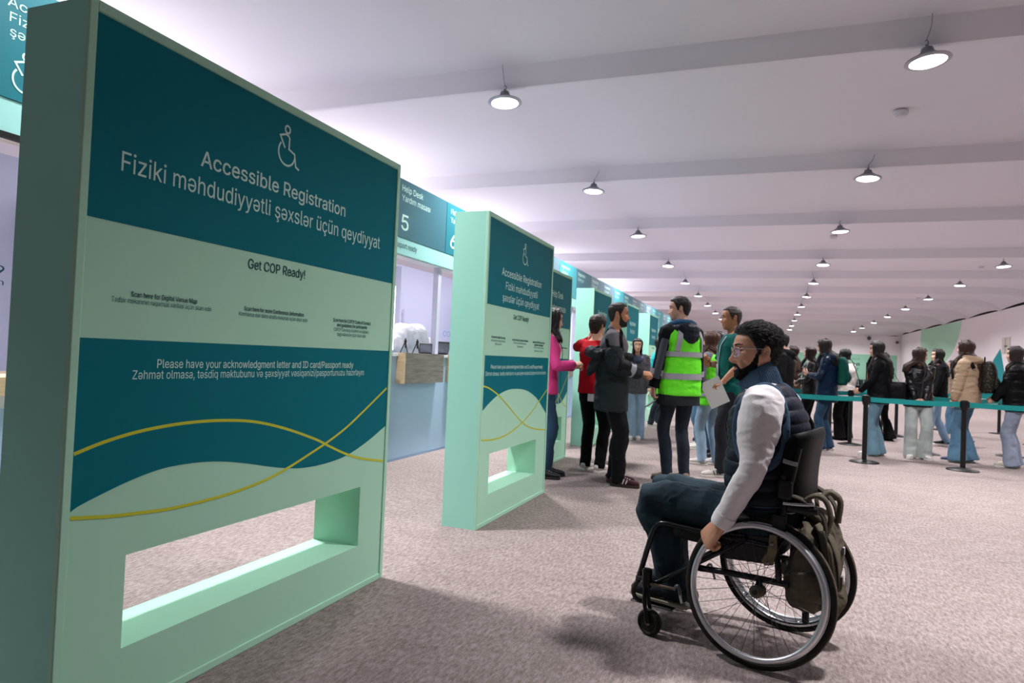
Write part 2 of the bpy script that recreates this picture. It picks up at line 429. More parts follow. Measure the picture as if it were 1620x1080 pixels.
# ------------------------------------------------------------------ pendant lamps and smoke detectors
LENS = mat('glowing_lens', 'fbfaff', .5, emit=9)
ORD = ['nearest', 'second', 'third', 'fourth', 'fifth', 'sixth', 'seventh', 'eighth', 'ninth', 'tenth', 'eleventh', 'twelfth']
def make_pendant():
    t = empty('pendant_light')
    obj('rim', MB().lathe([(.205, .0), (.222, .008), (.215, .022), (.15, .05), (.15, .04), (.18, .0)], 32), mat('silver_rim', 'a4a5ad', .35, metal=.8), t)
    obj('lens', MB().lathe([(.02, -.022), (.10, -.018), (.16, -.008), (.182, .004), (.15, .012)], 32), LENS, t)
    obj('housing', MB().lathe([(.15, .04), (.12, .07), (.07, .10), (.055, .15), (.02, .16), (.015, .19)], 24), mat('grey_housing', '7d7e86', .45, metal=.5), t)
    obj('hook', MB().tube([(0, 0, .18), (.018, 0, .20), (.02, 0, .225), (0, 0, .24), (-.012, 0, .225)], .005, 8, None, 3), GREYM, t)
    obj('cord', MB().tube([(0, 0, .235), (.003, -.07, .35), (0, -.10, .49)], .0045, 6, None, 3), mat('grey_cord', '8d8a94', .6), t)
    area_lamp('lamp', (0, 0, -.03), .34, LAMP_W, parent=t, spread=LAMP_SPREAD)
    return t
pend = make_pendant(); first = True
WIDE_LAMP = [q for q in pend.children if q.type == 'LIGHT'][0].data.copy(); WIDE_LAMP.spread = rad(155); WIDE_LAMP.energy = LAMP_W*1.3
ROWN = {-3.33: 'left', 1.45: 'middle', 6.37: 'right', -8.3: 'hidden'}
for rx in ROW_X:
    k = 0
    for y in BAY_Y:
        see = (rx == -3.33 and y > 8) or (rx == 1.45 and y > 8) or (rx == 6.37 and y > 23)
        if not see:
            if y > 0 and not (rx > 6 and y < 4): area_lamp('lamp', (rx, y-.05+(.5 if rx > 0 and y < 4 else 0), 4.47), .34, LAMP_W, spread=LAMP_SPREAD if y < 12 else 155)
            continue
        o = pend if first else copy_tree(pend); first = False
        if y > 12:
            for q in o.children:
                if q.type == 'LIGHT': q.data = WIDE_LAMP
        yy = y-.05+(.6 if rx > 6 else 0)
        o.location = (rx, yy, 4.5); o.rotation_euler = (rad(1.5 if k % 2 else -2), rad(2 if k % 3 else -3), k*1.3)
        if rx == 1.45 and k == 0: o.rotation_euler = (rad(-3), rad(-4), .6)
        tag(o, 'round white pendant lamp, %s from the camera in the %s row under the roof' % (ORD[k], ROWN[rx]), 'lamp', 'pendant lamps under the roof')
        k += 1
def detector(x, y, lab):
    t = empty('smoke_detector', (x, y, 5.02))
    obj('base', MB().lathe([(.10, -.02), (.10, .02)], 24), mat('white_plastic', 'cfcbd0', .5), t)
    obj('dome', MB().lathe([(.035, -.075), (.07, -.065), (.085, -.03), (.085, -.02)], 24), mat('white_plastic', 'cfcbd0', .5), t)
    tag(t, lab, 'smoke detector', 'smoke detectors')
detector(1.67, 11.2, 'white smoke detector on the roof below the nearest middle lamp')
detector(1.58, 21.3, 'white smoke detector on the roof just below the third middle lamp')
detector(6.68, 27.6, 'smoke detector beside the nearest lamp of the right row')
detector(6.75, 38.6, 'smoke detector beside the third lamp of the right row')
# ------------------------------------------------------------------ freestanding sign panels
P1 = dict(wave=[(0,.70),(.016,.715),(.059,.739),(.119,.767),(.185,.787),(.259,.789),(.333,.778),(.416,.751),(.498,.718),(.589,.69),(.688,.683),(.799,.70),(.905,.752),(1,.818)],
 a=[(.002,.874),(.054,.899),(.114,.919),(.18,.931),(.253,.936),(.336,.932),(.429,.915),(.535,.873),(.657,.806),(.725,.758),(.799,.709),(.877,.67),(.998,.63)],
 b=[(.002,.684),(.074,.664),(.136,.653),(.204,.643),(.28,.642),(.365,.647),(.459,.664),(.543,.694),(.659,.754),(.724,.791),(.793,.838),(.866,.901),(.998,1.022)])
P2 = dict(wave=[(0,.82),(.013,.832),(.086,.878),(.192,.928),(.327,.962),(.454,.966),(.592,.952),(.709,.918),(.835,.854),(.971,.745),(1,.72)],
 a=[(.002,1.004),(.078,.986),(.191,.935),(.313,.861),(.442,.772),(.577,.686),(.701,.631),(.828,.599),(.998,.573)],
 b=[(.002,.624),(.127,.608),(.261,.607),(.405,.63),(.577,.686),(.722,.755),(.837,.829),(.998,.935)])
def sheet(pts, x, top=None):
    """flat print: region between the (y,z) curve pts and the height top"""
    v = []; f = []
    for y, z in pts: v += [(x, y, z), (x, y, top)]
    for i in range(len(pts)-1): f.append((2*i, 2*i+2, 2*i+3, 2*i+1))
    return MB().add(v, f)
def ribbon(pts, x, w):
    p = np.array(catmull(np.array(pts, float), 6)); t = np.gradient(p, axis=0); t /= np.linalg.norm(t, axis=1)[:, None]; n = np.stack([-t[:, 1], t[:, 0]], 1)*w/2
    v = []
    for q, m in zip(p, n): v += [(x, q[0]+m[0], q[1]+m[1]), (x, q[0]-m[0], q[1]-m[1])]
    return MB().add(v, [(2*i, 2*i+1, 2*i+3, 2*i+2) for i in range(len(p)-1)])
def access_icon(parent, yc, z0, h, x, m, k=1.0):
    """outlined wheelchair pictogram, drawn as ribbons"""
    S = h/1.0
    def P(u, v): return (yc+u*S*k, z0+v*S)
    w = .048*h
    def stroke(pts, dx):
        p = np.array(pts, float); d = np.diff(p, axis=0); d /= np.linalg.norm(d, axis=1)[:, None]; nn = np.stack([-d[:, 1], d[:, 0]], 1)
        p[0] -= d[0]*w*.35; p[-1] += d[-1]*w*.35
        m = np.concatenate([nn[:1], nn[:-1]+nn[1:], nn[-1:]]); m /= np.linalg.norm(m, axis=1)[:, None]
        L = 1/np.clip(np.concatenate([[1], (m[1:-1]*nn[1:]).sum(1), [1]]), .45, 1)
        v = []
        for q, a, l in zip(p, m, L): v += [(x+dx, *(q+a*w/2*l)), (x+dx, *(q-a*w/2*l))]
        return MB().add(v, [(2*i, 2*i+1, 2*i+3, 2*i+2) for i in range(len(p)-1)])
    mb = MB()
    for q, pts in enumerate(([P(-.02+.085*math.cos(t), .89+.085*math.sin(t)) for t in np.linspace(0, 2*math.pi, 25)],
                [P(-.10, .45), P(-.27, .69), P(-.08, .765), P(.02, .745), P(.06, .70), P(.05, .44), P(.26, .375), P(.32, .09), P(.43, .05)],
                [P(-.02+.29*math.cos(t), .33+.29*math.sin(t)) for t in np.linspace(rad(140), rad(358), 24)])):
        s_ = stroke(pts, q*.0004); mb.add(np.concatenate(s_.v), s_.f)
    obj('wheelchair_symbol', mb, m, parent)
def sign_panel(y0, y1, xf, th, label, title, low, design, icon=None, cap=None, hole=(.23, .52), hm=(.22, .245), h=2.24):
    Wd = y1-y0; xb = xf-th; hy0, hy1 = y0+hm[0], y1-hm[1]; hz0, hz1 = hole
    mb = MB(); o_ = [(y0, 0), (y1, 0), (y1, h), (y0, h)]; i_ = [(hy0, hz0), (hy1, hz0), (hy1, hz1), (hy0, hz1)]
    v = [(x, *p) for x in (xf, xb) for p in o_+i_]
    f = []
    for k in range(4):
        j = (k+1) % 4
        f += [(k, j, 4+j, 4+k), (8+j, 8+k, 12+k, 12+j), (j, k, 8+k, 8+j), (4+k, 4+j, 12+j, 12+k)]
    mb.add(v, f); mb.m = [1 if q % 4 == 2 else 0 for q in range(len(mb.f))]
    body = obj('freestanding_sign', mb, [MINT, LIT_SIDE])
    tag(body, label, 'sign')
    e = .027
    tr = obj('edge_trim', MB().box((xf-.014, y0-.0012, -.0), (xf+.007, y0+e, h+.0012)).box((xf-.014, y1-e, 0), (xf+.007, y1+.0012, h+.0012)).box((xf-.014, y0+e, h-e-.004), (xf+.007, y1-e, h+.0012)).box((xf-.01, y0+e, 0), (xf+.007, y1-e, .03)), MINT, body); bevel(tr, .003)
    a, b = y0+e+.001, y1-e-.001; w = b-a; X = xf+.0012
    def mp(pts): return [(a+u*w, z) for u, z in pts]
    obj('upper_print', sheet([(a, 1.588), (b, 1.588)], X, h-e-.006), TEAL, body)
    obj('lower_print', sheet([(p[0], p[1]) for p in mp(catmull(np.array(design['wave']), 4))], X, 1.222), TEAL, body)
    for k in 'ab': obj('yellow_curve', ribbon(mp(design[k]), X+.0004+(.0003 if k == 'b' else 0), .011), YEL, body)
    for s, u0, u1, z, c, m, bo in title: text(body, s, y0+u0, y0+u1, z, c, X+.0004, m, bo)
    for s, u0, u1, z, c, m, bo in low: text(body, s, y0+u0, y0+u1, z, c, X+.0004, m, bo)
    if icon: access_icon(body, y0+icon[0], icon[1], icon[2], X+.0004, PALE)
    return body
INK2 = mat('grey_teal_ink', '2c6a70', .7)
y0 = 1.42
sign_panel(1.42, 3.245, -1.93, .27, 'nearest and largest mint green sign panel with teal print, filling the left foreground', [
    ('Accessible Registration', 1.870-y0, 2.757-y0, 1.856, .056, PALE, .03),
    ('Fiziki məhdudiyyətli şəxslər üçün qeydiyyat', 1.555-y0, 3.076-y0, 1.753, .062, PALE, .006)],
    [('Get COP Ready!', 2.131-y0, 2.481-y0, 1.523, .038, INK, .012),
     ('Scan here for Digital Venue Map', 1.616-y0, 1.886-y0, 1.361, .0165, INK, .022), ('Tədbir məkanının rəqəmsal xəritəsi üçün skan edin', 1.547-y0, 1.955-y0, 1.339, .0165, INK2, 0),
     ('Scan here for more Conference Information', 2.122-y0, 2.486-y0, 1.356, .0165, INK, .022), ('Konfransa dair daha ətraflı məlumat üçün skan edin', 2.096-y0, 2.514-y0, 1.334, .0165, INK2, 0),
     ('Scan here for COP29 Code of Conduct', 2.705-y0, 3.026-y0, 1.350, .0165, INK, .022), ('and guidelines for participants', 2.735-y0, 2.993-y0, 1.328, .0165, INK, .022),
     ('COP29 Davranış Kodeksi və iştirakçı', 2.713-y0, 3.013-y0, 1.306, .0165, INK2, 0), ('bağlı təlimatlar üçün skan edin', 2.741-y0, 2.985-y0, 1.284, .0165, INK2, 0),
     ('Please have your acknowledgment letter and ID card/Passport ready', 1.730-y0, 2.886-y0, 1.131, .029, PALE, .016),
     ('Zəhmət olmasa, təsdiq məktubunu və şəxsiyyət vəsiqənizi/pasportunuzu hazırlayın', 1.637-y0, 2.984-y0, 1.094, .029, PALE, 0)],
    P1, (2.325-y0, 1.975, .178), hole=(.225, .525), hm=(.23, .24))
y0 = 4.405
sign_panel(4.405, 5.945, -1.885, .26, 'second mint green sign panel along the desks, standing beside the pink sleeved person', [
    ('Accessible Registration', 4.70-y0, 5.63-y0, 1.825, .056, PALE, .022), ('Fiziki məhdudiyyətli', 4.79-y0, 5.54-y0, 1.727, .056, PALE, .0), ('şəxslər üçün qeydiyyat', 4.735-y0, 5.59-y0, 1.635, .056, PALE, .0)],
    [('Get COP Ready!', 4.979-y0, 5.338-y0, 1.512, .038, INK, .008),
     ('Scan here for Digital Venue Map', 4.546-y0, 4.823-y0, 1.350, .0165, INK, .02), ('Tədbir məkanının rəqəmsal xəritəsi', 4.537-y0, 4.826-y0, 1.325, .0165, INK2, 0), ('üçün skan edin', 4.625-y0, 4.75-y0, 1.302, .0165, INK2, 0),
     ('Scan here for more Conference Information', 4.973-y0, 5.345-y0, 1.346, .0165, INK, .02), ('Konfransa dair daha ətraflı məlumat', 5.003-y0, 5.301-y0, 1.322, .0165, INK2, 0), ('üçün skan edin', 5.09-y0, 5.23-y0, 1.296, .0165, INK2, 0),
     ('Scan here for COP29 Code of Conduct', 5.465-y0, 5.787-y0, 1.344, .0165, INK, .02), ('and guidelines for participants', 5.509-y0, 5.75-y0, 1.322, .0165, INK, .02),
     ('COP29 Davranış Kodeksi və iştirakçı', 5.496-y0, 5.77-y0, 1.299, .0165, INK2, 0), ('bağlı təlimatlar üçün skan edin', 5.517-y0, 5.75-y0, 1.270, .0165, INK2, 0),
     ('Please have your acknowledgment letter and ID card/Passport ready', 4.56-y0, 5.761-y0, 1.127, .029, PALE, .016),
     ('Zəhmət olmasa, təsdiq məktubunu və şəxsiyyət vəsiqənizi/pasportunuzu hazırlayın', 4.466-y0, 5.859-y0, 1.076, .029, PALE, 0)],
    P2, (5.19-y0, 1.962, .178), hole=(.215, .51), hm=(.205, .28))
SMALL = [('Get COP Ready!', .42, .74, 1.515, .036, INK, .008), ('Scan here for Digital Venue Map', .10, .36, 1.35, .0165, INK, .02), ('Scan here for more Conference', .46, .72, 1.346, .0165, INK, .02), ('Scan here for COP29 Code of Conduct', .80, 1.06, 1.344, .0165, INK, .02),
         ('Please have your acknowledgment letter', .28, .88, 1.12, .026, PALE, .016), ('Zəhmət olmasa, təsdiq məktubunu', .30, .86, 1.07, .026, PALE, 0)]
HD = [('Help Desk', .36, .80, 1.93, .075, PALE, .022), ('Yardım masası', .24, .92, 1.775, .075, PALE, 0)]
RG = [('Registration', .30, .86, 1.88, .07, PALE, .02), ('Qeydiyyat', .36, .80, 1.74, .07, PALE, 0)]
sign_panel(7.06, 8.22, -2.347, .26, 'mint green Help Desk sign panel half hidden behind the second sign panel', HD, SMALL, P1, hm=(.2, .22))
sign_panel(9.42, 10.58, -2.364, .255, 'mint green Registration sign panel standing behind the person in red', RG, SMALL, P1, hm=(.2, .22))
sign_panel(11.80, 12.96, -2.36, .255, 'mint green Registration sign panel just behind the head of the man with striped shoulders', RG, SMALL, P1, hm=(.2, .22))
sign_panel(14.2, 15.37, -2.36, .255, 'farthest mint green Registration sign panel, beside the hooded man in the high visibility vest', RG, SMALL, P1, hm=(.2, .22))

# ------------------------------------------------------------------ sign fascia over the desks
FX = -3.9; FT = 3.15
LM = mat('pale_mint_band', '9fd9d6', .6)
SHADES = [mat('fascia_teal', '0c7482', .4, spec=.5), mat('fascia_slate_teal', '2f6a78', .4, spec=.5), mat('fascia_blue_grey', '64818f', .4, spec=.5), mat('fascia_light_teal', '3a9aa5', .4, spec=.5)]
fas = empty('sign_fascia', (0, 0, 0)); tag(fas, 'long teal sign fascia hanging over the row of registration desks', 'sign')
obj('backing', MB().box((FX-.16, -6, 2.30), (FX-.02, 34.5, FT-.005)), WHITE, fas)
obj('lower_band', MB().box((FX-.05, -6, 2.315), (FX, 34.5, 2.497)), LM, fas)
mods = [(5.26+1.247*k) for k in range(-9, 24)]
PLAN = {0: ('Help Desk', 'Yardım masası', '4', 1), 1: ('Help Desk', 'Yardım masası', '5', 1), 2: ('Help Desk', 'Yardım masası', '6', 0), 3: ('Help Desk', 'Yardım masası', '7', 2), 4: ('Help Desk', 'Yardım masası', '8', 2)}
sh = [1, 2, 3, 1, 2, 2, 3, 0, 2, 2, 2, 3, 3, 2, 1, 2, 2, 3, 2, 2]
for i, yy in enumerate(mods):
    k = i-9
    c = PLAN[k][3] if k in PLAN else (0 if k < 0 else sh[(k-4) % len(sh)])
    p = obj('sign_board', MB().box((FX-.045, yy+.006, 2.50), (FX+.004, yy+1.241, FT)), SHADES[c], fas)
    x = FX+.0046
    if k in PLAN:
        a, b, n, _ = PLAN[k]
        text(p, a, yy+.12, yy+.61, 3.02, .068, x, PALE, .02); text(p, b, yy+.123, yy+.795, 2.913, .068, x, PALE, 0); text(p, n, yy+.135, yy+.29, 2.59, .17, x, PALE, .03)
    elif k >= 5:
        text(p, 'Registration', yy+.12, yy+.70, 3.02, .068, x, PALE, .02); text(p, 'Qeydiyyat', yy+.123, yy+.59, 2.913, .068, x, PALE, 0); text(p, str(k+4), yy+.135, yy+.33, 2.59, .17, x, PALE, .03)
    elif k == -3:
        text(p, 'Accessible Registration', 2.41, 3.35, 2.995, .05, x, PALE, .02); text(p, 'Fiziki məhdudiyyətli', 2.425, 3.2, 2.915, .052, x, PALE, 0); text(p, 'şəxslər üçün qeydiyyat', 2.43, 3.3, 2.838, .052, x, PALE, 0)
        access_icon(p, 2.53, 2.545, .235, x, PALE)
text(fas, 'Please have your acknowledgment letter and ID card/Passport ready', 4.45, 7.025, 2.385, .062, FX+.0008, INK, .004)
text(fas, 'Zəhmət olmasa, təsdiq məktubunu hazırlayın', 8.3, 10.6, 2.385, .062, FX+.0008, INK, .0)
obj('light_track', MB().box((FX-.03, -2, 2.285), (FX+.01, 3.4, 2.315)), BLACK, fas)

# ------------------------------------------------------------------ registration desks and the booths behind them
BLUE = mat('pale_blue_laminate', 'a9c3e0', .55); LILAC = mat('pale_lilac_partition', 'bfbfd6', .75)
OAK = wood('grey_oak_laminate', '5d5450', '8f847e'); ASH = wood('pale_ash_edge', 'c9ab86', 'ddc3a1'); 
ctr = put('service_counter', MB().box((FX-.55, 4.6, 0), (FX, 34, 1.17)), BLUE, 'long pale blue registration counter running under the teal sign fascia', 'counter')
obj('worktop', MB().box((FX-.62, 4.6, 1.17), (FX+.02, 34, 1.205)), mat('white_worktop', 'd9dbe4', .4), ctr)
obj('plinth', MB().box((FX-.5, 4.6, 0), (FX+.004, 34, .03)), mat('blue_plinth', '8fa6c6', .6), ctr)
for k in range(0, 14):
    yy = 5.46+1.247*k
    o = obj('counter_panel', MB().box((FX, yy, .865), (FX+.10, yy+.955, 1.212)), OAK, ctr)
    obj('panel_edge', MB().box((FX-.001, yy-.022, .865), (FX+.101, yy, 1.212)), ASH, o)
low = put('lowered_counter', MB().box((FX-.6, -6, .07), (FX, 3.9, .82)), BLUE, 'lowered accessible counter at the far left edge behind the nearest sign panel', 'counter')
obj('worktop', MB().box((FX-.65, -6, .89), (FX+.03, 3.9, .99)), ASH, low)
obj('white_strip', MB().box((FX-.62, -6, .82), (FX+.01, 3.9, .89)), WHITE, low)
obj('plinth', MB().box((FX-.55, -6, 0), (FX-.03, 3.9, .07)), BLACK, low)
for k in range(0, 14):
    yy = 6.45+1.247*k
    p = put('partition_post', MB().box((FX-.10, yy-.03, 1.205), (FX-.03, yy+.045, 2.30)), mat('lilac_post', 'c9c8dd', .5), ('white post rising from the counter between the Help Desk numbers 5 and 6' if k == 1 else 'slim pale post between counter and fascia, number %d along the desks' % (k+1)), 'post', 'posts between counter and fascia')
    if k == 0:
        obj('light_tube', MB().tube([(FX-.06, yy+.21, 1.24), (FX-.06, yy+.21, 1.95)], .018, 10), mat('tube_glow', 'ffffff', .4, emit=6), p)
bw = struct('wall_booth', MB().box((-7.15, -6, 0), (-7.0, 34, 2.97)), LILAC)
for k in range(-1, 4): struct('trim_%d' % (k+5), MB().box((-7.0, 9.62+k*5-5, 0), (-5.6, 9.68+k*5-5, 2.6)), LILAC)
dr = struct('door_1', MB().box((-7.0, 11.45, 0), (-6.965, 12.05, 2.0)), mat('white_door', 'dcdde6', .5))
obj('door_frame', MB().box((-7.0, 12.05, 0), (-6.95, 12.13, 2.0)).box((-7.0, 11.37, 0), (-6.95, 11.45, 2.0)).box((-7.0, 11.37, 2.0), (-6.95, 12.13, 2.08)), mat('lilac_frame', 'a9a8c0', .5), dr)
text(bw, 'COP29', 3.75, 4.445, 1.80, .09, -6.9992, INK, .01); text(bw, 'Azerbaijan', 3.75, 4.445, 1.70, .06, -6.9992, INK, 0)
text(bw, 'COP29', 14.0, 14.9, 1.62, .12, -6.9992, mat('blue_print', '6f9fc8', .7), .01)
# things on the counter
def tripod(y, x, label, scale=1.0):
    mb = MB(); s = scale
    for a in (90, 210, 330): mb.tube([(0, 0, .215*s), (.085*s*math.cos(rad(a)), .085*s*math.sin(rad(a)), .0)], [.011*s, .009*s], 8)
    t = obj('tripod_stand', mb, BLACK, loc=(x, y, 1.207)); tag(t, label, 'tripod', 'small tripods on the counter')
    obj('centre_post', MB().tube([(0, 0, .09*s), (0, 0, .26*s)], .012*s, 10), BLACK, t)
    obj('collar', MB().lathe([(.022*s, .19*s), (.026*s, .2*s), (.022*s, .23*s)], 14), BLACK, t)
tripod(6.95, FX-.05, 'small black tripod on the counter, left one under the Help Desk 5 sign', .66); tripod(7.235, FX-.05, 'small black tripod on the counter, right one under the Help Desk 5 sign', .66)
def tablet(x, y, rz, label, h=.22, w=.15):
    t = obj('tablet_screen', MB().box((-.008, -w, 0), (.008, w, h)), BLACK, loc=(x, y, 1.215), rot=(0, rad(-22), rad(rz))); tag(t, label, 'tablet', 'tablets on the counter')
    obj('screen', MB().box((-.0095, -w+.01, .012), (-.008, w-.01, h-.012)), mat('grey_screen', '565a66', .2), t)
    obj('foot', MB().box((-.10, -w*.7, -.006), (.02, w*.7, .004)), BLACK, t)
tablet(-4.05, 6.60, 20, 'small laptop screen on the counter beside the light tube', .12, .10); tablet(-4.0, 7.98, 150, 'dark tablet on the counter just right of the white post', .17, .10); tablet(-4.02, 7.58, 120, 'dark angled tablet on the counter left of the white post', .13, .08)
mb = MB(); rng = random.Random(3)
put('back_desk', MB().box((-5.35, 7.9, 0), (-4.6, 9.9, .74)), WHITE, 'white desk behind the counter carrying the plastic wrapped bundle', 'desk')
pts = [(-4.95, 8.25, .95, .2), (-4.95, 8.6, 1.05, .27), (-4.95, 9.0, 1.08, .28), (-4.95, 9.4, 1.0, .24), (-4.93, 8.35, 1.22, .2), (-4.95, 8.65, 1.40, .22), (-4.95, 8.95, 1.41, .22), (-4.95, 9.25, 1.25, .2), (-4.95, 9.62, .92, .15)]
for x, y, z, r in pts: mb.ball((x, y, z), (r*.9, r*1.2, r*1.05), 14, 10)
me = folds(remesh(mb, .022, 4), .035, (9, 9, 5), 4, .8)
tag(obj('wrapped_bundle', me, mat('white_wrap', 'e6e6ec', .35, bump=.2, bscale=20)), 'big white plastic wrapped bundle behind the counter under the Help Desk 5 sign', 'bundle')
# ------------------------------------------------------------------ people
def A(*p): return np.array(p, float)
def nrm(v): v = np.asarray(v, float); return v/(np.linalg.norm(v)+1e-12)
def ik(a, c, l1, l2, pole):
    a, c = A(*a), A(*c); d = c-a; L = np.linalg.norm(d); mx = (l1+l2)*.999
    if L > mx: c = a+d/L*mx; d = c-a; L = mx
    x = (l1*l1-l2*l2+L*L)/(2*L); h = math.sqrt(max(l1*l1-x*x, 1e-6)); u = d/L
    p = A(*pole); p = nrm(p-u*(p@u)); return a+u*x+p*h, c
def smst(a, b, x): t = np.clip((x-a)/(b-a), 0, 1); return t*t*(3-2*t)
# head ------------------------------------------------------------
HZ = [-.120, -.115, -.105, -.085, -.06, -.03, .0, .03, .06, .095, .113, .121, .125]
HF = [.030, .060, .078, .087, .089, .089, .088, .094, .091, .074, .048, .022, 0]
HB = [.020, .028, .036, .052, .068, .084, .095, .101, .100, .084, .056, .028, 0]
HW = [.012, .024, .036, .051, .061, .067, .071, .0745, .0735, .061, .041, .021, 0]
NA, NE = 104, 84
def head_grid(sex='m', k=1.0, nose=1.0):
    u = -math.pi+2*math.pi*np.arange(NA)/NA
    az = u-.62*np.sin(u)
    t = np.linspace(-1, 1, NE)
    z = .0025+.1225*np.sin(t*math.pi/2); z[0] = -.120; z[-1] = .125
    jaw = .93 if sex == 'f' else 1.0
    f = np.interp(z, HZ, HF); b = np.interp(z, HZ, HB); w = np.interp(z, HZ, HW)*np.where(z < -.03, jaw, 1.0)
    AZ, Z = np.meshgrid(az, z); F = np.broadcast_to(f[:, None], Z.shape); B = np.broadcast_to(b[:, None], Z.shape); Wd = np.broadcast_to(w[:, None], Z.shape)
    ca, sa = np.cos(AZ), np.sin(AZ)
    e = .86
    X = np.where(ca > 0, F, B)*np.sign(ca)*np.abs(ca)**e; Y = Wd*np.sign(sa)*np.abs(sa)**e
    g = lambda v, c, s: np.exp(-((v-c)/s)**2)
    fr = smst(.02, .06, X)
    np_ = np.interp(Z, [-.052, -.046, -.040, -.034, -.026, -.012, .004, .018, .030, .045], [0, .006, .017, .024, .0245, .017, .010, .005, .002, 0])*nose
    sg = np.interp(Z, [-.045, -.034, -.02, .01, .03], [.0155, .0145, .0105, .0075, .011])
    dx = np_*np.exp(-(Y/sg)**2)*fr
    for s in (1, -1):
        dx += -.013*g(Y, s*.031, .019)*g(Z, .012, .013)*fr
        dx += .005*g(Y, s*.030, .022)*g(Z, .033, .009)*fr
        dx += .005*g(Y, s*.044, .018)*g(Z, -.022, .016)*fr
        dx += .006*g(Y, s*.013, .006)*g(Z, -.036, .006)*fr
        dx += -.004*g(Y, s*.045, .016)*g(Z, -.062, .018)*fr
    lip = (.006 if sex == 'f' else .005)
    dx += lip*g(Y, 0, .020)*(g(Z, -.0585, .0055)+1.05*g(Z, -.0715, .006))*fr
    dx += -.0055*g(Y, 0, .024)*g(Z, -.0648, .0022)*fr
    dx += -.004*g(Y, 0, .02)*g(Z, -.082, .006)*fr+.006*g(Y, 0, .017)*g(Z, -.100, .011)*fr
    X = X+dx
    V = np.stack([X, Y, Z], -1).reshape(-1, 3)
    faces = [(i*NA+q, i*NA+(q+1) % NA, (i+1)*NA+(q+1) % NA, (i+1)*NA+q) for i in range(NE-1) for q in range(NA)]
    faces += [tuple(range(NA))[::-1], tuple((NE-1)*NA+q for q in range(NA))]
    return V*k, faces
def grid_normals(V):
    G = V.reshape(NE, NA, 3); du = np.roll(G, -1, 1)-np.roll(G, 1, 1); dv = np.gradient(G, axis=0)
    n = np.cross(du, dv); n /= np.linalg.norm(n, axis=2)[:, :, None]+1e-9; n[-1] = (0, 0, 1); n[0] = (0, 0, -1)
    return n.reshape(-1, 3)
def shell(V, faces, mask, thick, seed=0, rough=0., fr=60):
    n = grid_normals(V); d = mask*thick
    if rough: d = d+mask*rough*(vnoise(V*fr, seed)+.6*vnoise(V*fr*2.3, seed+1))
    P = V+n*(d-.004*(1-mask)-.0004)[:, None]
    keep = [q for q in faces if len(q) == 4 and max(mask[i] for i in q) > .03] + [q for q in faces if len(q) > 4 and min(mask[i] for i in q) > .5]
    used = sorted({i for q in keep for i in q}); ix = {a: b for b, a in enumerate(used)}
    return MB().add(P[used], [[ix[i] for i in q] for q in keep])
def hair_mask(V, k, recede=0., low=0.):
    a = np.degrees(np.abs(np.arctan2(V[:, 1], V[:, 0]+.004*k))); z = V[:, 2]/k
    line = np.interp(a, [0, 25, 42, 52, 60, 68, 76, 84, 96, 108, 118, 135, 180], [.078+recede, .079+recede, .075+recede*1.6, .060+recede, .040, .012, -.022, .000, .034, .025, -.03, -.066-low, -.078-low])
    return smst(-.004, .010, z-line)
def beard_mask(V, k, full=1):
    a = np.degrees(np.abs(np.arctan2(V[:, 1], V[:, 0]))); z = V[:, 2]/k; y = V[:, 1]/k; x = V[:, 0]/k
    up = np.interp(a, [0, 10, 16, 24, 36, 50, 62, 70, 78, 82], [-.0435, -.0445, -.052, -.066, -.060, -.048, -.030, -.002, .012, -.06])
    m = smst(-.003, .005, up-z)*smst(84, 78, a)
    lips = np.exp(-(y/.021)**4)*np.exp(-((z+.065)/.0088)**4)
    m = m*(1-lips*smst(.06, .075, x))
    return m*smst(-.125, -.112, z+.0*x)
def brow_mask(V, k):
    z = V[:, 2]/k; y = np.abs(V[:, 1])/k; x = V[:, 0]/k
    c = .0335+.004*np.sin((y-.012)/.04*math.pi*.8)
    w = np.interp(y, [.010, .02, .04, .056], [.0048, .0055, .0042, .002])
    return np.exp(-((z-c)/w)**4)*smst(.007, .013, y)*smst(.058, .050, y)*(x > .03)
def ear(mb, k, M):
    for s in (1, -1):
        P = []
        n, m = 18, 9; v = []; f = []
        for i in range(m+1):
            r = i/m
            for q in range(n):
                t = 2*math.pi*q/n
                ex = .0175*math.cos(t)*(1+.12*math.sin(t)); ez = .031*math.sin(t)
                h = .010*math.sqrt(max(0, 1-r**4))-.0125*math.exp(-((r)/.50)**2)+.004
                v.append((ex*r-.006-.004*ez/.031, h, ez*r+.002))
        v = np.array(v)
        tilt = rad(22); o = v.copy(); o[:, 1] = v[:, 1]*math.cos(tilt)-(v[:, 0])*math.sin(tilt)*.9+.071; o[:, 0] = v[:, 0]*math.cos(tilt)-.008
        bk = o.copy(); bk[:, 1] -= .012
        o[:, 1] *= s; bk[:, 1] *= s
        f = []
        for i in range(m):
            for q in range(n): f.append((i*n+q, (i+1)*n+q, (i+1)*n+(q+1) % n, i*n+(q+1) % n))
        N = len(v); fb = [tuple(j+N for j in q)[::-1] for q in f]
        rim = [(m*n+q, N+m*n+q, N+m*n+(q+1) % n, m*n+(q+1) % n) for q in range(n)]
        allv = np.concatenate([o, bk])*k; allv = allv @ np.array(M)[:3, :3].T+np.array(M)[:3, 3]
        ff = f+fb+rim
        if s < 0: ff = [tuple(q)[::-1] for q in ff]
        mb.add(allv, ff)
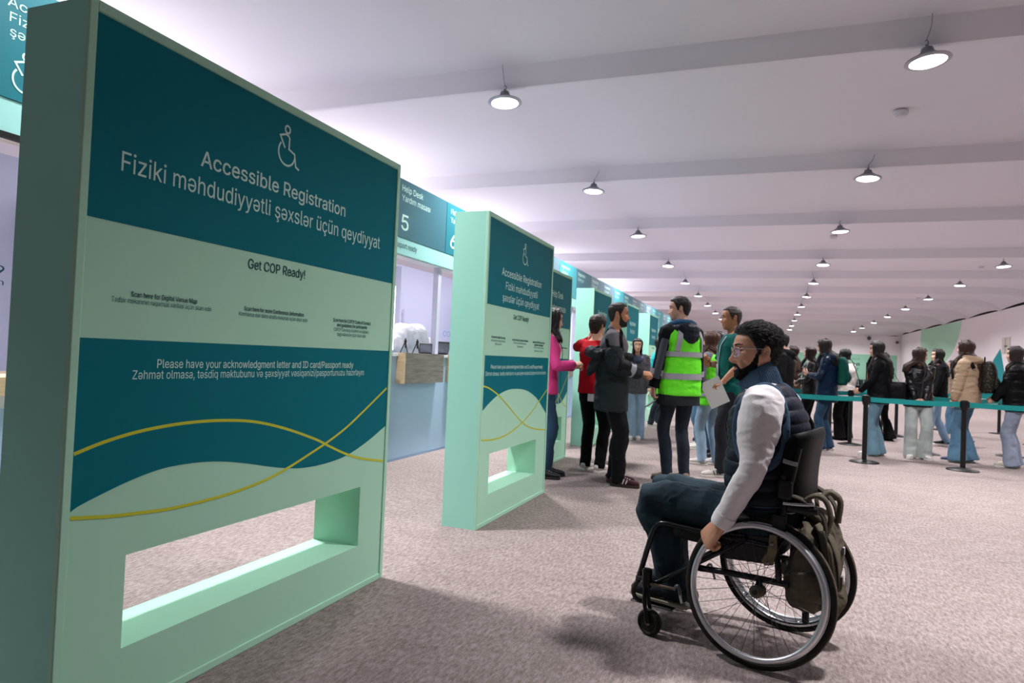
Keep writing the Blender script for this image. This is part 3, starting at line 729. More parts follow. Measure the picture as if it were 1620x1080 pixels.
# hands -------------------------------------------------------------
def hand(mb, wrist, d, pn, side, curl=.35, s=1.0, spread=.06, thumb=.6, point=False):
    X = nrm(d); Z = -nrm(pn); Z = nrm(Z-X*(Z@X)); Y = np.cross(Z, X)*side       # Y: thumb side
    O = A(*wrist)
    def W_(p): return O+s*(X*p[0]+Y*p[1]+Z*p[2])
    def tube(P, R, n=10, sub=2): mb.tube([W_(p) for p in P], np.array(R)*s, n, Y, sub)
    tube([(-.035, 0, 0), (-.005, 0, 0), (.03, .001, 0), (.065, 0, .001), (.088, -.001, .0), (.098, -.001, -.002)], [(.026, .020), (.027, .0185), (.036, .0165), (.041, .0145), (.040, .012), (.032, .008)], 14)
    for i, (y, L, x0, r) in enumerate(((.0305, .073, .086, .0088), (.0105, .082, .091, .0092), (-.0105, .076, .088, .0088), (-.0300, .060, .080, .0078))):
        cu = curl*(1+.10*i) if not (point and i == 0) else .05
        a = 0; p = A(x0-.012, y, .0); P = [p.copy()]; R = [r]; sp = (1.5-i)*spread
        for l, k, rr in ((.012, 0, r*1.02), (L*.47, .95, r), (L*.30, 1.25, r*.92), (L*.23, .8, r*.8)):
            a += cu*k
            p = p+l*A(math.cos(a)*math.cos(sp), math.sin(sp)*math.cos(a), -math.sin(a)); P.append(p.copy()); R.append(rr)
        tube(P, R, 9)
    t = thumb
    p0 = A(.012, .020, -.004); d1 = nrm(A(.62, .66, -.25-.3*t)); d2 = nrm(A(.80, .30-.3*t, -.28-.6*t)); d3 = nrm(A(.85, .02-.45*t, -.25-.6*t))
    p1 = p0+.042*d1; p2 = p1+.034*d2; p3 = p2+.026*d3
    tube([p0, p0+.02*d1, p1, p2, p3], [.0145, .0135, .0115, .0105, .0085], 9)
# skeleton ------------------------------------------------------------
def stand(sex='f', feet=((0, .095, 8), (0, -.095, -8)), hip=(0, 0), drop=.0, lean=.0, side=.0, twist=0, L=None, R=None, pL=(-.5, .6, -.2), pR=(-.5, -.6, -.2), head=(0, 0, 0), lift=(0, 0), htw=0):
    """joints of a standing figure, 1.75 m tall; hands L and R as (x, y, z[, dir, palm normal, curl, thumb])"""
    J = dict(sex=sex); m = sex == 'm'
    hz = .93-drop; pc = A(hip[0], hip[1], hz+.02)
    ca, sa = math.cos(rad(htw)), math.sin(rad(htw)); hl = A(-sa, ca, 0); J['hipax'] = hl
    J['pelvis'] = pc; J['chest'] = A(hip[0]+lean*.55, hip[1]+side*.5, hz+.395); J['neck'] = A(hip[0]+lean, hip[1]+side, hz+.575)
    tw = rad(twist+htw); sl = A(-math.sin(tw), math.cos(tw), 0); J['shax'] = sl
    for n, sg, ft, lf in (('L', 1, feet[0], lift[0]), ('R', -1, feet[1], lift[1])):
        h = pc+A(0, 0, -.02)+hl*(.088*sg); an = A(ft[0]-.045*0, ft[1], .085+lf)
        kn, an = ik(h, an, .435, .425, A(1, .12*sg+math.sin(rad(ft[2]))*.5, 0)); J['hip'+n], J['knee'+n], J['ank'+n] = h, kn, an; J['yaw'+n] = ft[2]; J['lift'+n] = lf
        s = J['neck']+A(-.012, 0, -.068)+sl*sg*(.180 if m else .158); J['sh'+n] = s
        H = L if sg > 0 else R
        if H is None: H = (s[0]+.03, s[1]+.055*sg, s[2]-.53)
        e, w = ik(s, H[:3], .285, .255, A(*(pL if sg > 0 else pR))); J['el'+n], J['wr'+n] = e, w
        J['hd'+n] = A(*H[3]) if len(H) > 3 and H[3] is not None else nrm(w-e); J['pn'+n] = A(*H[4]) if len(H) > 4 and H[4] is not None else A(0, -sg, 0)
        J['cu'+n] = H[5] if len(H) > 5 else .35; J['th'+n] = H[6] if len(H) > 6 else .5
    J['head'] = J['neck']+A(.028+math.sin(rad(head[1]))*.05, 0, .155); J['hrot'] = head
    return J
TOR = dict(m=[(-.42, .125, .178), (-.22, .118, .172), (-.02, .120, .170), (.25, .112, .152), (.50, .120, .160), (.70, .125, .170), (.86, .098, .166), (.95, .078, .125), (1.02, .062, .072), (1.08, .054, .056)],
           f=[(-.42, .125, .178), (-.22, .122, .175), (-.02, .122, .172), (.25, .094, .128), (.50, .105, .134), (.70, .122, .144), (.86, .086, .146), (.95, .066, .108), (1.02, .052, .058), (1.08, .045, .046)])
def torso_pts(J, u0, u1, pad=0, straight=0, n=22, fx=0.):
    P0, P1, P2 = J['pelvis'], J['chest'], J['neck']; T = TOR[J['sex']]
    us = np.linspace(u0, u1, n); tu = [t[0] for t in T]
    P = []; R = []; ref = []
    for u in us:
        if u < 0: d = nrm(P1-P0) if not J.get('sit') else A(0, 0, 1); p = P0+(P1-P0)*0+d*u*.575
        else:
            t = u; c = .62
            a = (t-c)*(t-1)/((0-c)*(0-1)); b = t*(t-1)/(c*(c-1)); e = t*(t-c)/(1-c); p = P0*a+P1*b+P2*e
        dx = np.interp(u, tu, [t[1] for t in T]); w = np.interp(u, tu, [t[2] for t in T])
        if straight: q = np.interp(u, [-.02, .7], [.118, .122]); dx = dx+(max(dx, q)-dx)*straight*(u < .7); q = np.interp(u, [-.02, .7], [.165, .162]); w = w+(max(w, q)-w)*straight*(u < .7)
        w_ = smst(0, .8, u); ax = nrm(J['hipax']*(1-w_)+J['shax']*w_)
        pd = pad*np.interp(u, [.8, 1.0], [1, .55])
        P.append(p); R.append((w+pd, dx+pd)); ref.append(ax)
    return np.array(P), np.array(R), np.array(ref)
def head_matrix(J, k):
    y, p, r = J['hrot']; M = Matrix.Rotation(rad(y), 4, 'Z') @ Matrix.Rotation(rad(p), 4, 'Y') @ Matrix.Rotation(rad(r), 4, 'X'); M.translation = Vector(J['head']); return M
def arm(mb, J, n, pad, u1=1.0, cuff=None, ra=(.060, .050, .043, .042, .028), nn=14, sub=3):
    s, e, w = J['sh'+n], J['el'+n], J['wr'+n]; sg = 1 if n == 'L' else -1; inn = s-J['shax']*sg*.06+A(0, 0, -.01)
    ref = nrm(np.cross(e-s, w-e)+A(0, 1e-3, 1e-3))
    m1 = s*.5+e*.5; f1 = e*.62+w*.38
    P = [inn, s, m1, e, f1, w]; R = [ra[0]*1.05+pad, ra[0]+pad, ra[1]+pad, ra[2]+pad, ra[3]+pad*.9, (cuff if cuff else ra[4]+pad*.8)]
    if u1 < 1:
        P = [inn, s, s*.45+e*.55, s*.15+e*.85]; R = [ra[0]*1.05+pad, ra[0]+pad, ra[1]+pad*1.2, ra[1]+pad*1.4]
    mb.tube(P, R, nn, None, sub)
def leg(mb, J, n, rs, zend=None, nn=16, sub=3, back=.012):
    h, k, a = J['hip'+n], J['knee'+n], J['ank'+n]; d = nrm(a-k)
    end = a+d*(.02 if zend is None else zend)
    bk = nrm(np.cross(nrm(a-k), A(0, 1, 0)))
    P = [h+nrm(h-k)*.06, h*.8+k*.2, h*.45+k*.55, k, k*.62+a*.38-A(back, 0, 0), k*.2+a*.8, end]
    mb.tube(P, rs, nn, A(0, 1, 0) if not J.get('sit') else J['hipax'], sub)
SKIN = {}
def skin(tone):
    if tone not in SKIN: SKIN[tone] = mat('skin_'+tone, dict(light='dcae96', mid='cf9a7e', tan='b98261', dark='4a2f24')[tone], .52, bump=.08, bscale=180, var=.08, vscale=30, sub=.12, spec=.4)
    return SKIN[tone]
LIP = dict(f=mat('lips_rose', 'a85a58', .4), m=mat('lips_brown', '8f5850', .5))
EYEW = mat('eye_white', 'd8d2cc', .2); IRIS = mat('eye_iris', '1c0f0a', .15)
def build_body(name, J, s, tone, voxel, headk=1.0, lite=False, nose=1.0):
    mb = MB(); k = headk; sex = J['sex']
    P, R, ref = torso_pts(J, -.14, 1.06, -.014); mb.tube(P, R, 18, ref)
    M = head_matrix(J, k); V, F = head_grid(sex, k, nose); Mn = np.array(M)
    HV = V @ Mn[:3, :3].T+Mn[:3, 3]; mb.add(HV, F); ear(mb, k, M)
    hb = M @ Vector((-.012*k, 0, -.055*k)); nr = .058 if sex == 'm' else .047
    nk = J['neck']; mb.tube([nk+A(-.005, 0, -.09), nk+A(0, 0, -.02), (nk+A(*hb))/2, A(*hb)], [(nr*1.25, nr*1.1), (nr*1.08, nr), (nr, nr*.98), (nr, nr)], 16, None, 3)
    for n in 'LR':
        arm(mb, J, n, -.004, sub=2)
        hand(mb, J['wr'+n], J['hd'+n], J['pn'+n], -1 if n == 'L' else 1, J['cu'+n], J.get('hs', 1.0 if sex == 'm' else .92), thumb=J['th'+n], point=J.get('point') == n)
        leg(mb, J, n, [.082, .082, .068, .05, .052, .036, .034], sub=2)
        a = J['ank'+n]; y = rad(J['yaw'+n]); fd = A(math.cos(y), math.sin(y), -.15)
        mb.tube([a+A(0, 0, -.02), a+fd*.05+A(0, 0, -.035), a+fd*.14+A(0, 0, -.035)], [.034, .032, .02], 10, (0, 0, 1), 2)
    me = remesh(mb, voxel, 2, .5)
    scale_mesh(me, s)
    me.materials.append(skin(tone))
    o = bpy.data.objects.new(name, me); C.objects.link(o)
    yy = np.abs(V[:, 1]/k); zz = V[:, 2]/k
    lm = np.exp(-((zz+.0652)/(.0128*np.sqrt(np.clip(1-(yy/.0255)**2, .01, 1))))**4)*smst(.027, .021, yy)*(V[:, 0] > .05)*smst(.4, .6, 1)
    add_shell(o, 'lips', V, F, lm, .0012, M, s, LIP[sex])
    for sg in (1, -1):
        i = np.argmin((V[:, 1]/k-sg*.031)**2+(V[:, 2]/k-.012)**2+(V[:, 0] < 0)*9); p = V[i]
        c = p+A(-.0092, sg*-.0005, .0)*k
        e = MB(); r = .0122*k
        for jj, (a0, a1, m_) in enumerate(((0, 32, 1), (32, 110, 0))):
            pr = [(r*math.sin(rad(t)), r*math.cos(rad(t))) for t in np.linspace(a0+.01, a1, 6)]
            q = MB().lathe(pr[::-1], 16); e.add(np.concatenate(q.v), q.f, m_)
        g = J.get('gaze', 0)
        e.xf(Matrix.Scale(s, 4) @ M @ Matrix.Translation(Vector(c)) @ Matrix.Rotation(rad(g), 4, 'Z') @ Matrix.Rotation(rad(90), 4, 'Y'))
        obj('eye', e, [EYEW, IRIS], o)
        # lids: thin skin rolls above and below the eyeball
        ld = MB()
        for a0, a1, zz, rr in ((12, 168, .72, .0030), (192, 348, .62, .0024)):
            P_ = [c+k*A(.0088-.004*abs(math.cos(rad(t))), .0150*math.cos(rad(t)), zz*.0125*math.sin(rad(t))) for t in np.linspace(a0, a1, 9)]
            ld.tube(P_, [rr*k*(.5+.5*math.sin(math.pi*i/8)) for i in range(9)], 8, (1, 0, 0))
        ld.xf(Matrix.Scale(s, 4) @ M); obj('eyelid', ld, skin(tone), o)
        ln = MB(); P_ = [c+k*A(.0112-.005*abs(math.cos(rad(t))), .0152*math.cos(rad(t)), .0072*math.sin(rad(t))+.0005) for t in np.linspace(8, 172, 9)]
        ln.tube(P_, [.0012*k]*9, 6, (1, 0, 0)); ln.xf(Matrix.Scale(s, 4) @ M); obj('eyelash', ln, mat('lash_black', '0a0706', .6), o)
    return o, V, F, M, k
def scale_mesh(me, s): set_co(me, get_co(me)*s)
def add_shell(o, name, V, F, mask, thick, M, s, m, seed=0, rough=0, fr=60):
    mb = shell(V, F, mask, thick, seed, rough, fr).xf(Matrix.Scale(s, 4) @ M); return obj(name, mb, m, o, angle=180)
def locks(mb, V, k, M, s, length, n=58, seed=1, vol=.012, a0=58, wave=.006, front=.5, part=0.0, sh=(.15, .205)):
    """long hair: locks that start at the parting, follow the skull and hang down"""
    rng = random.Random(seed)
    def skull(a, z):
        f = np.interp(z, HZ, HF)*.97; b = np.interp(z, HZ, HB); w = np.interp(z, HZ, HW); ca, sa = math.cos(a), math.sin(a)
        return (f if ca > 0 else b)*math.copysign(abs(ca)**.86, ca), w*math.copysign(abs(sa)**.86, sa)
    for i in range(n):
        a = rad(a0+(360-2*a0)*(i+rng.uniform(-.3, .3))/(n-1)); sg = 1 if a < math.pi else -1; aa = a if a < math.pi else 2*math.pi-a
        ln = length*rng.uniform(.9, 1.05); v = vol*rng.uniform(.7, 1.25); ph = rng.uniform(0, 6)
        px = np.interp(math.degrees(aa), [50, 90, 180], [.055, .02, -.05])
        P = [A(px, part+sg*.002, .124+v*.25), A(px*.9+.12*skull(a, .11)[0], sg*.026+part, .118+v*.75)]
        for z in (.085, .045, .0, -.04):
            x, y = skull(a, z); r = math.hypot(x, y); q = (r+v)/r; zz = z
            P.append(A(x*q, y*q, zz))
        x, y = P[-1][0], P[-1][1]
        deg = math.degrees(aa)
        fr = deg < 100 and rng.random() < front
        tx, ty = (np.interp(deg, [55, 100], [sh[0]*.9, sh[0]*.6]), sg*np.interp(deg, [55, 100], [.075, .11])) if fr else (-np.interp(deg, [60, 180], [sh[1]*.55, sh[1]]), y*1.05)
        zs = np.linspace(-.08, ln, 6)
        for j, z in enumerate(zs):
            t = smst(-.06, -.21, z) if z > -.21 else 1.0
            wv = wave*math.sin(ph+j*1.9)
            P.append(A(x+(tx-x)*t+wv*.4, y+(ty-y)*t+wv, z))
        nn = len(P); ra = [.013, .017]+[.019]*4+[.018, .0175, .016, .014, .011, .003]; rb = [.004, .006]+[.0085]*4+[.009, .009, .0085, .008, .006, .002]
        mb.tube(np.array(P)*k, np.array([(p*k, q*k) for p, q in zip(ra[:nn], rb[:nn])]), 7, [nrm(A(-math.sin(a), math.cos(a), 0))]*nn, 2)
HAIRM = {}
def hairmat(c): 
    if c not in HAIRM: HAIRM[c] = mat('hair_'+c, c, .42, bump=.6, bscale=40, stretch=(6, 6, .4), spec=.45, var=.35, vscale=30)
    return HAIRM[c]
# clothes -------------------------------------------------------------
def top_mesh(J, s, u0=-.2, u1=.97, pad=.02, sl='long', slpad=.012, straight=.6, voxel=.010, amp=.006, seed=0, cuff=None, fr=(7, 7, 11), u1arm=1, hood=0, collar=0, ridge=.5, extra=None, noarms=''):
    mb = MB(); P, R, ref = torso_pts(J, u0, u1, pad, straight); mb.tube(P, R, 24, ref, sup=2.25)
    if sl:
        for n in 'LR':
            if n in noarms: continue
            arm(mb, J, n, slpad, 1.0 if sl == 'long' else .5, cuff)
    nk = J['neck']; hx = nrm(A(J['head'][0]-nk[0], J['head'][1]-nk[1], .16))
    if collar:
        mb.tube([nk+A(-.006, 0, -.05), nk+hx*.005+A(-.004, 0, 0), nk+hx*collar], [(.092, .085), (.074, .072), (.070, .070)], 18, J['shax'], 3)
    if hood:
        sx = J['shax']; fx = A(sx[1], -sx[0], 0)
        P_ = []; R_ = []
        for t in np.linspace(-150, 150, 15):
            c = math.cos(rad(t)); si = math.sin(rad(t)); P_.append(nk-fx*(.062*c+.03)*hood+sx*si*.088+A(0, 0, .0+.012*(1-c)-.02*max(0, c))); R_.append(((.042+.018*max(0, c))*min(1.2, hood), (.034+.03*max(0, c))*hood))
        mb.tube(P_, R_, 12, (0, 0, 1), 2)
    if extra: extra(mb)
    me = remesh(mb, voxel, 3, .5); folds(me, amp, fr, seed, ridge); scale_mesh(me, s); return me
def surf(J, u, ang, pad, straight=.6):
    P, R, ref = torso_pts(J, u-.02, u+.02, pad, straight, 3); T = nrm(P[2]-P[0]); B = nrm(ref[1]-T*(ref[1]@T)); N = np.cross(T, B); t = rad(ang); e = 2/2.25
    c, s_ = math.cos(t), math.sin(t); c = math.copysign(abs(c)**e, c); s_ = math.copysign(abs(s_)**e, s_)
    return P[1]+R[1, 0]*c*B+R[1, 1]*s_*N, nrm(B*c*R[1, 1]+N*s_*R[1, 0])
def strap(mb, J, path, w, pad, s, straight=.6, th=.003, sub=4):
    """flat ribbon lying on the torso; path of (height u, angle): 0 left side, 90 back, 180 right side, 270 chest"""
    pa = catmull(np.array(path, float), sub) if len(path) > 2 else np.linspace(path[0], path[1], 8)
    S = [surf(J, u, a, pad, straight) for u, a in pa]; P = np.array([q[0] for q in S]); N = np.array([q[1] for q in S]); T = np.gradient(P, axis=0); v = []; f = []
    for p, n, t in zip(P, N, T):
        b = nrm(np.cross(t, n))*w/2; v += [p+b, p-b, p-b+n*th, p+b+n*th]
    k = len(P)
    for i in range(k-1):
        for a in range(4): f.append((4*i+a, 4*i+(a+1) % 4, 4*i+4+(a+1) % 4, 4*i+4+a))
    f += [(0, 1, 2, 3), tuple(4*k-4+a for a in (3, 2, 1, 0))]
    return mb.add(np.array(v)*s, f)
def band(J, u, h, pad, s, straight=.6, n=4):
    P, R, ref = torso_pts(J, u-h/2, u+h/2, pad, straight, n); return MB().tube(P*s, R*s, 28, ref, cap=False, sup=2.25)
def limb_band(J, n, t, h, r, s):
    a, b = (J['sh'+n], J['el'+n]) if t < 1 else (J['el'+n], J['wr'+n]); t = t % 1; d = nrm(b-a); p = a+(b-a)*t
    return MB().tube(np.array([p-d*h/2, p+d*h/2])*s, np.array([r, r])*s, 20, None, cap=False)
def trouser_mesh(J, s, r=(.098, .096, .082, .068, .066, .060, .058), zend=.03, voxel=.010, amp=.006, seed=5, u1=.16, pad=.008, fr=(8, 8, 10), back=.012):
    mb = MB(); P, R, ref = torso_pts(J, -.25 if not J.get('sit') else -.06, u1, pad); mb.tube(P, R, 22, ref)
    for n in 'LR': leg(mb, J, n, list(r), zend, back=back)
    me = remesh(mb, voxel, 3, .5); folds(me, amp, fr, seed, .6)
    # bunching towards the hems
    scale_mesh(me, s); return me
def shoe(o, J, n, s, up, sole, L=.275, w=.046, pitch=0, stripes=None, hi=.09, st_=.026):
    a = J['ank'+n]; yw = rad(J['yaw'+n]); fz = a[2]-.085
    M = Matrix.Translation(Vector((a[0], a[1], fz))) @ Matrix.Rotation(yw, 4, 'Z') @ Matrix.Translation((.10, 0, 0)) @ Matrix.Rotation(rad(pitch), 4, 'Y') @ Matrix.Translation((-.10, 0, 0))
    S = Matrix.Scale(s, 4); x0 = -.068; k = L/.275; sg = 1 if n == 'L' else -1
    mb = MB(); xs = [-.066, -.05, -.02, .02, .06, .10, .145, .185, .203]; ws = [.024, .033, .037, .038, .041, .045, .045, .036, .018]; hs = [.055, .078, hi, hi, .076, .062, .052, .042, .022]
    P = [((x-x0)*k+x0, -sg*.006*math.sin((x+.06)*11), .020+h/2-.004) for x, h in zip(xs, hs)]; mb.tube(P, [(q*w/.046, h/2) for q, h in zip(ws, hs)], 16, (0, 1, 0), 3, sup=2.4)
    u = obj('shoe', mb.xf(S @ M), up, o, angle=60)
    out = []
    xs2 = catmull(np.array([((x-x0)*k+x0, q*w/.046+.004, -sg*.006*math.sin((x+.06)*11)) for x, q in zip(xs, ws)]), 3)
    xs2[0, 0] -= .006; xs2[-1, 0] += .006
    pts = [(x, c+q, 0) for x, q, c in xs2]+[(x, c-q, 0) for x, q, c in xs2[::-1]]
    so = obj('sole', MB().poly(pts[::-1], (0, 0, st_)).xf(S @ M), sole, u); bevel(so, .004)
    lc = MB()
    for i in range(4): x = .045+.022*i; z = .020+np.interp(x, xs, hs)-.002; lc.tube([(x, .016, z-.003), (x+.004, 0, z+.002), (x, -.016, z-.003)], .0025, 6, (0, 0, 1), 2)
    obj('laces', lc.xf(S @ M), mat('white_lace', 'cfcac4', .8) if stripes is None else stripes, u)
    if stripes is not None:
        st = MB()
        for i in range(3): x = .03+.028*i; h = np.interp(x, xs, hs); w_ = np.interp(x, xs, ws)*w/.046; 
        for sd in (1, -1):
            for i in range(3):
                x = .015+.03*i; h = np.interp(x, xs, hs); w_ = np.interp(x, xs, ws)*w/.046+.0005
                st.add([(x, sd*(w_*.99), .032), (x+.012, sd*(w_*.99), .032), (x+.026, sd*(w_*.80), .02+h*.74), (x+.014, sd*(w_*.80), .02+h*.74)], [(0, 1, 2, 3) if sd < 0 else (3, 2, 1, 0)])
        obj('side_stripes', st.xf(S @ M), stripes, u)
    return u
def place(o, x, y, heading, label, z=0, group=None):
    o.location = (x, y, z); o.rotation_euler = (0, 0, rad(heading)); tag(o, label, 'person', group); return o
def wpt(o, p):                      # point in a person's frame -> world
    R_ = Matrix.Rotation(o.rotation_euler[2], 4, 'Z'); return Vector(o.location)+R_.to_3x3() @ Vector(p)
DENIM = lambda n, c: mat(n, c, .85, bump=.25, bscale=220, var=.22, vscale=5, stretch=(1, 1, .5))
CLOTH = lambda n, c, **k: mat(n, c, k.pop('rough', .8), bump=k.pop('bump', .2), bscale=k.pop('bscale', 90), spec=k.pop('spec', .15), **k)
def person(label, x, y, heading, h, J, tone='mid', hair=None, hairc='15100e', top=None, topm=None, legs=None, legm=None, shoes=None, soles=None, voxel=.006, headk=1.0, beard=None, brow=True, seed=1, stripes=None, group=None, shoe_pitch=(0, 0), nose=1.0):
    s = h/1.75; o, V, F, M, k = build_body('person', J, s, tone, voxel, headk, nose=nose)
    hm = hairmat(hairc)
    if brow: add_shell(o, 'eyebrows', V, F, brow_mask(V, k), .0028, M, s, hm, seed, .001, 200)
    if hair:
        st = hair[0]; kw = hair[1] if len(hair) > 1 else {}
        if st == 'short': add_shell(o, 'hair', V, F, hair_mask(V, k, kw.get('recede', 0), kw.get('low', 0)), kw.get('t', .012), M, s, hm, seed, kw.get('rough', .003), 70)
        if st in ('long', 'bun', 'pony'):
            mb = shell(V, F, hair_mask(V, k, -.002), .014, seed, .002, 50)
            if st == 'long': locks(mb, V, k, M, s, seed=seed, **kw)
            else:
                locks(mb, V, k, M, s, -.075, n=40, seed=seed, vol=.010, wave=.002, front=0, sh=(.0, .06))
                b = kw.get('at', (-.105, 0, .02)); r = kw.get('r', .042)
                rng = random.Random(seed)
                for i in range(26):
                    t, q = rng.uniform(0, 6.28), rng.uniform(-1.3, 1.3); c = A(*b)+r*.7*A(math.cos(q)*math.cos(t), math.cos(q)*math.sin(t), math.sin(q)); mb.ball(c*k, rng.uniform(.35, .5)*r*k, 8, 6)
                for i in range(kw.get('tail', 0)):
                    yy = rng.uniform(-.03, .03); mb.tube(np.array([A(*b)+A(0, yy*.3, 0), A(b[0]-.04, yy, b[2]-.03), A(b[0]-.045, yy*1.4, b[2]-.12), A(b[0]-.03, yy*1.6, b[2]-.24+rng.uniform(-.03, .02))])*k, np.array([.012, .014, .012, .002])*k, 7, None, 3)
            obj('hair', mb.xf(Matrix.Scale(s, 4) @ M), hm, o, angle=180)
    if beard: add_shell(o, 'beard', V, F, beard_mask(V, k), beard, M, s, hm, seed+2, beard*.35, 110)
    if legs is not None: obj('trousers', trouser_mesh(J, s, seed=seed+5, **legs), legm, o, angle=180)
    if top is not None: obj(top.pop('name', 'jacket'), top_mesh(J, s, seed=seed, **top), topm, o, angle=180)
    if shoes is not None:
        for i, n in enumerate('LR'): shoe(o, J, n, s, shoes, soles, stripes=stripes, pitch=shoe_pitch[i])
    place(o, x, y, heading, label, 0, group)
    return o, V, F, M, k, s
# ------------------------------------------------------------------ the people, one by one
WS = mat('white_shoe', 'd8d2cc', .6); WSO = mat('white_sole', 'd9d5cf', .6); BS = mat('black_shoe', '101014', .5); BSO = mat('black_sole', '161618', .6)
JL = DENIM('light_denim', '8ba6bd'); JM = DENIM('mid_denim', '4d738f'); JD = DENIM('dark_denim', '15222f'); JG = DENIM('grey_blue_denim', '8b95a8'); JP = DENIM('pale_denim', 'b0b9b6'); JB = DENIM('blue_denim', '24435e')
BK = CLOTH('black_cloth', '08090b'); BK2 = CLOTH('black_trouser_cloth', '070709'); CH = CLOTH('charcoal_cloth', '24262b'); REFL = mat('reflective_tape', '9a9aa2', .4); SKINW = dict(r=(.098, .094, .078, .062, .062, .056, .055))
WIDE = dict(r=(.102, .102, .094, .088, .094, .100, .105), zend=.055, amp=.010); FLARE = dict(r=(.098, .094, .078, .066, .078, .105, .125), zend=.055, amp=.009); SLIM = dict(r=(.096, .092, .076, .061, .061, .053, .051), amp=.006, zend=.05)
REG = dict(r=(.100, .098, .084, .070, .069, .064, .063), amp=.008, zend=.04)

# the walking woman in wide jeans
J = stand('f', feet=((.02, .07, 0), (.10, -.07, -6)), L=(.10, .24, .88), R=(.16, -.12, 1.16, (.6, .6, .5), (.3, .5, -.6), .9), head=(4, 2, 0), lift=(.0, 0))
o, V, F, M, k, s = person('woman in a grey jacket and wide light jeans walking towards the camera', -1.98, 10.87, 281, 1.56, J, 'light', ('long', dict(length=-.40, front=.15, a0=72)), '120d0c',
    dict(u0=-.25, pad=.03, straight=.8, amp=.012), CLOTH('grey_wool', '55535a', var=.25, vscale=30), WIDE, JL, WS, WSO, seed=21)
mb = MB(); mb.tube(np.array([J['neck']+A(.02, .07, -.04), J['neck']+A(.10, .05, -.09), J['neck']+A(.12, 0, -.12), J['neck']+A(.10, -.05, -.09), J['neck']+A(.02, -.07, -.04), J['neck']+A(-.06, 0, .0)])*s, np.array([(.05, .055)]*6)*s, 12, (0, 0, 1), 4, closed=True)
obj('scarf', folds(remesh(mb, .009, 2), .008, (14, 14, 14), 3, .7), mat('shiny_navy_scarf', '3a4660', .25), o)

# person behind the hooded man: only a turquoise sleeve and a dark leg show
J = stand('f', feet=((.05, .08, 5), (-.12, -.09, -8)), R=(.2, -.15, 1.1), head=(0, 0, 0))
person('person in a turquoise top mostly hidden behind the tall man in the lime vest', -2.02, 13.3, 20, 1.66, J, 'light', ('short', {}), '17110e', dict(u0=-.2, pad=.018, amp=.008), CLOTH('turquoise_cloth', '2bb3bd'), REG, JD, WS, WSO, seed=22)
# dark dressed person behind the Help Desk panel
J = stand('f', head=(10, 0, 0))
person('person in dark clothes glimpsed in the gap right of the Help Desk sign panel', -2.80, 9.0, 20, 1.66, J, 'light', ('long', dict(length=-.35)), '120e0d', dict(u0=-.5, pad=.035, straight=1, amp=.01), CH, REG, BK2, BS, BSO, seed=23)
# pink sleeved person behind the second panel
J = stand('f', feet=((.05, .09, 4), (.0, -.10, -6)), L=(.30, .08, 1.17, (1, -.2, .15), (0, -.6, -.8), .8), R=(.30, -.05, 1.20, (1, .3, .2), (0, .6, -.8), .8), lean=.03, head=(0, 8, 0))
o, V, F, M, k, s = person('person in a pink top and blue jeans half hidden behind the second sign panel', -2.17, 6.72, 17, 1.70, J, 'light', ('long', dict(length=-.22)), '15100e', dict(u0=-.12, pad=.022, amp=.01, cuff=.044), CLOTH('pink_cloth', 'e0478f'), REG, JB, BS, BSO, seed=24)
mb = MB(); strap(mb, J, [(.85, 240), (.4, 262), (.0, 272)], .012, .05, s); obj('lanyard', mb, BK, o)
p, n_ = surf(J, -.12, 272, .035); obj('badge', MB().box((p[0]*s-.004, p[1]*s-.035, p[2]*s-.10), (p[0]*s+.004, p[1]*s+.035, p[2]*s)), WHITE, o)

# person in red on the phone
J = stand('m', feet=((.03, .10, 8), (.02, -.10, -8)), L=(.10, .155, 1.50, (.25, -.1, .95), (.2, -1, .1), .8, .3), pL=(.1, 1, -.5), R=(.06, -.25, .92), head=(-8, 4, 0)); J['point'] = 'L'
o, V, F, M, k, s = person('person in a red top and black trousers holding a phone to the ear', -1.80, 7.36, 72, 1.68, J, 'light', ('short', dict(t=.02, low=.02)), '2a1a14', dict(u0=-.1, pad=.022, amp=.009, cuff=.05), CLOTH('red_knit', 'b40d20'), REG, BK2, WS, WSO, seed=25)
w = wpt(o, A(.115, .10, 1.60)*s)
ph = put('phone', MB().box((-.038, -.005, -.075), (.038, .005, .075)), BLACK, 'black phone held to the ear of the person in red', 'phone', bev=.004); ph.location = w; ph.rotation_euler = (0, rad(20), rad(75))
p, n_ = surf(J, -.14, 100, .02); obj('belt_card', MB().box((p[0]*s-.008, p[1]*s-.04, p[2]*s-.06), (p[0]*s+.008, p[1]*s+.03, p[2]*s+.02)), WHITE, o)

# man with the jacket off his shoulders
J = stand('m', feet=((.05, .09, 6), (.10, -.10, -10)), L=(.27, .10, 1.09, (.9, -.4, -.1), (-.1, -.8, -.6), .8), R=(.28, -.13, 1.10, (.95, .3, -.05), (.1, .6, -.8), .7), pL=(-.8, .6, -.3), pR=(-.8, -.7, -.3), lean=.01, head=(4, 1, 0))
o, V, F, M, k, s = person('bearded man with striped shoulders and a dark jacket slipped down, burgundy trainers', -1.47, 6.74, 10, 1.77, J, 'tan', ('short', dict(t=.007, rough=.0015, recede=.004)), '15100d',
    dict(name='shirt', u0=.1, pad=.016, sl='short', amp=.006, collar=.018), CLOTH('grey_jersey', '6f6a70'), dict(r=(.102, .102, .092, .080, .076, .068, .066), amp=.010, zend=.045), CLOTH('black_track_cloth', '0c0d12', rough=.6), mat('burgundy_suede', '3a1018', .8), mat('dark_sole', '3a2f2c', .7), voxel=.0045, beard=.0045, stripes=mat('white_side_stripe', 'd0c8c4', .6), seed=26, nose=1.15)
st = MB()
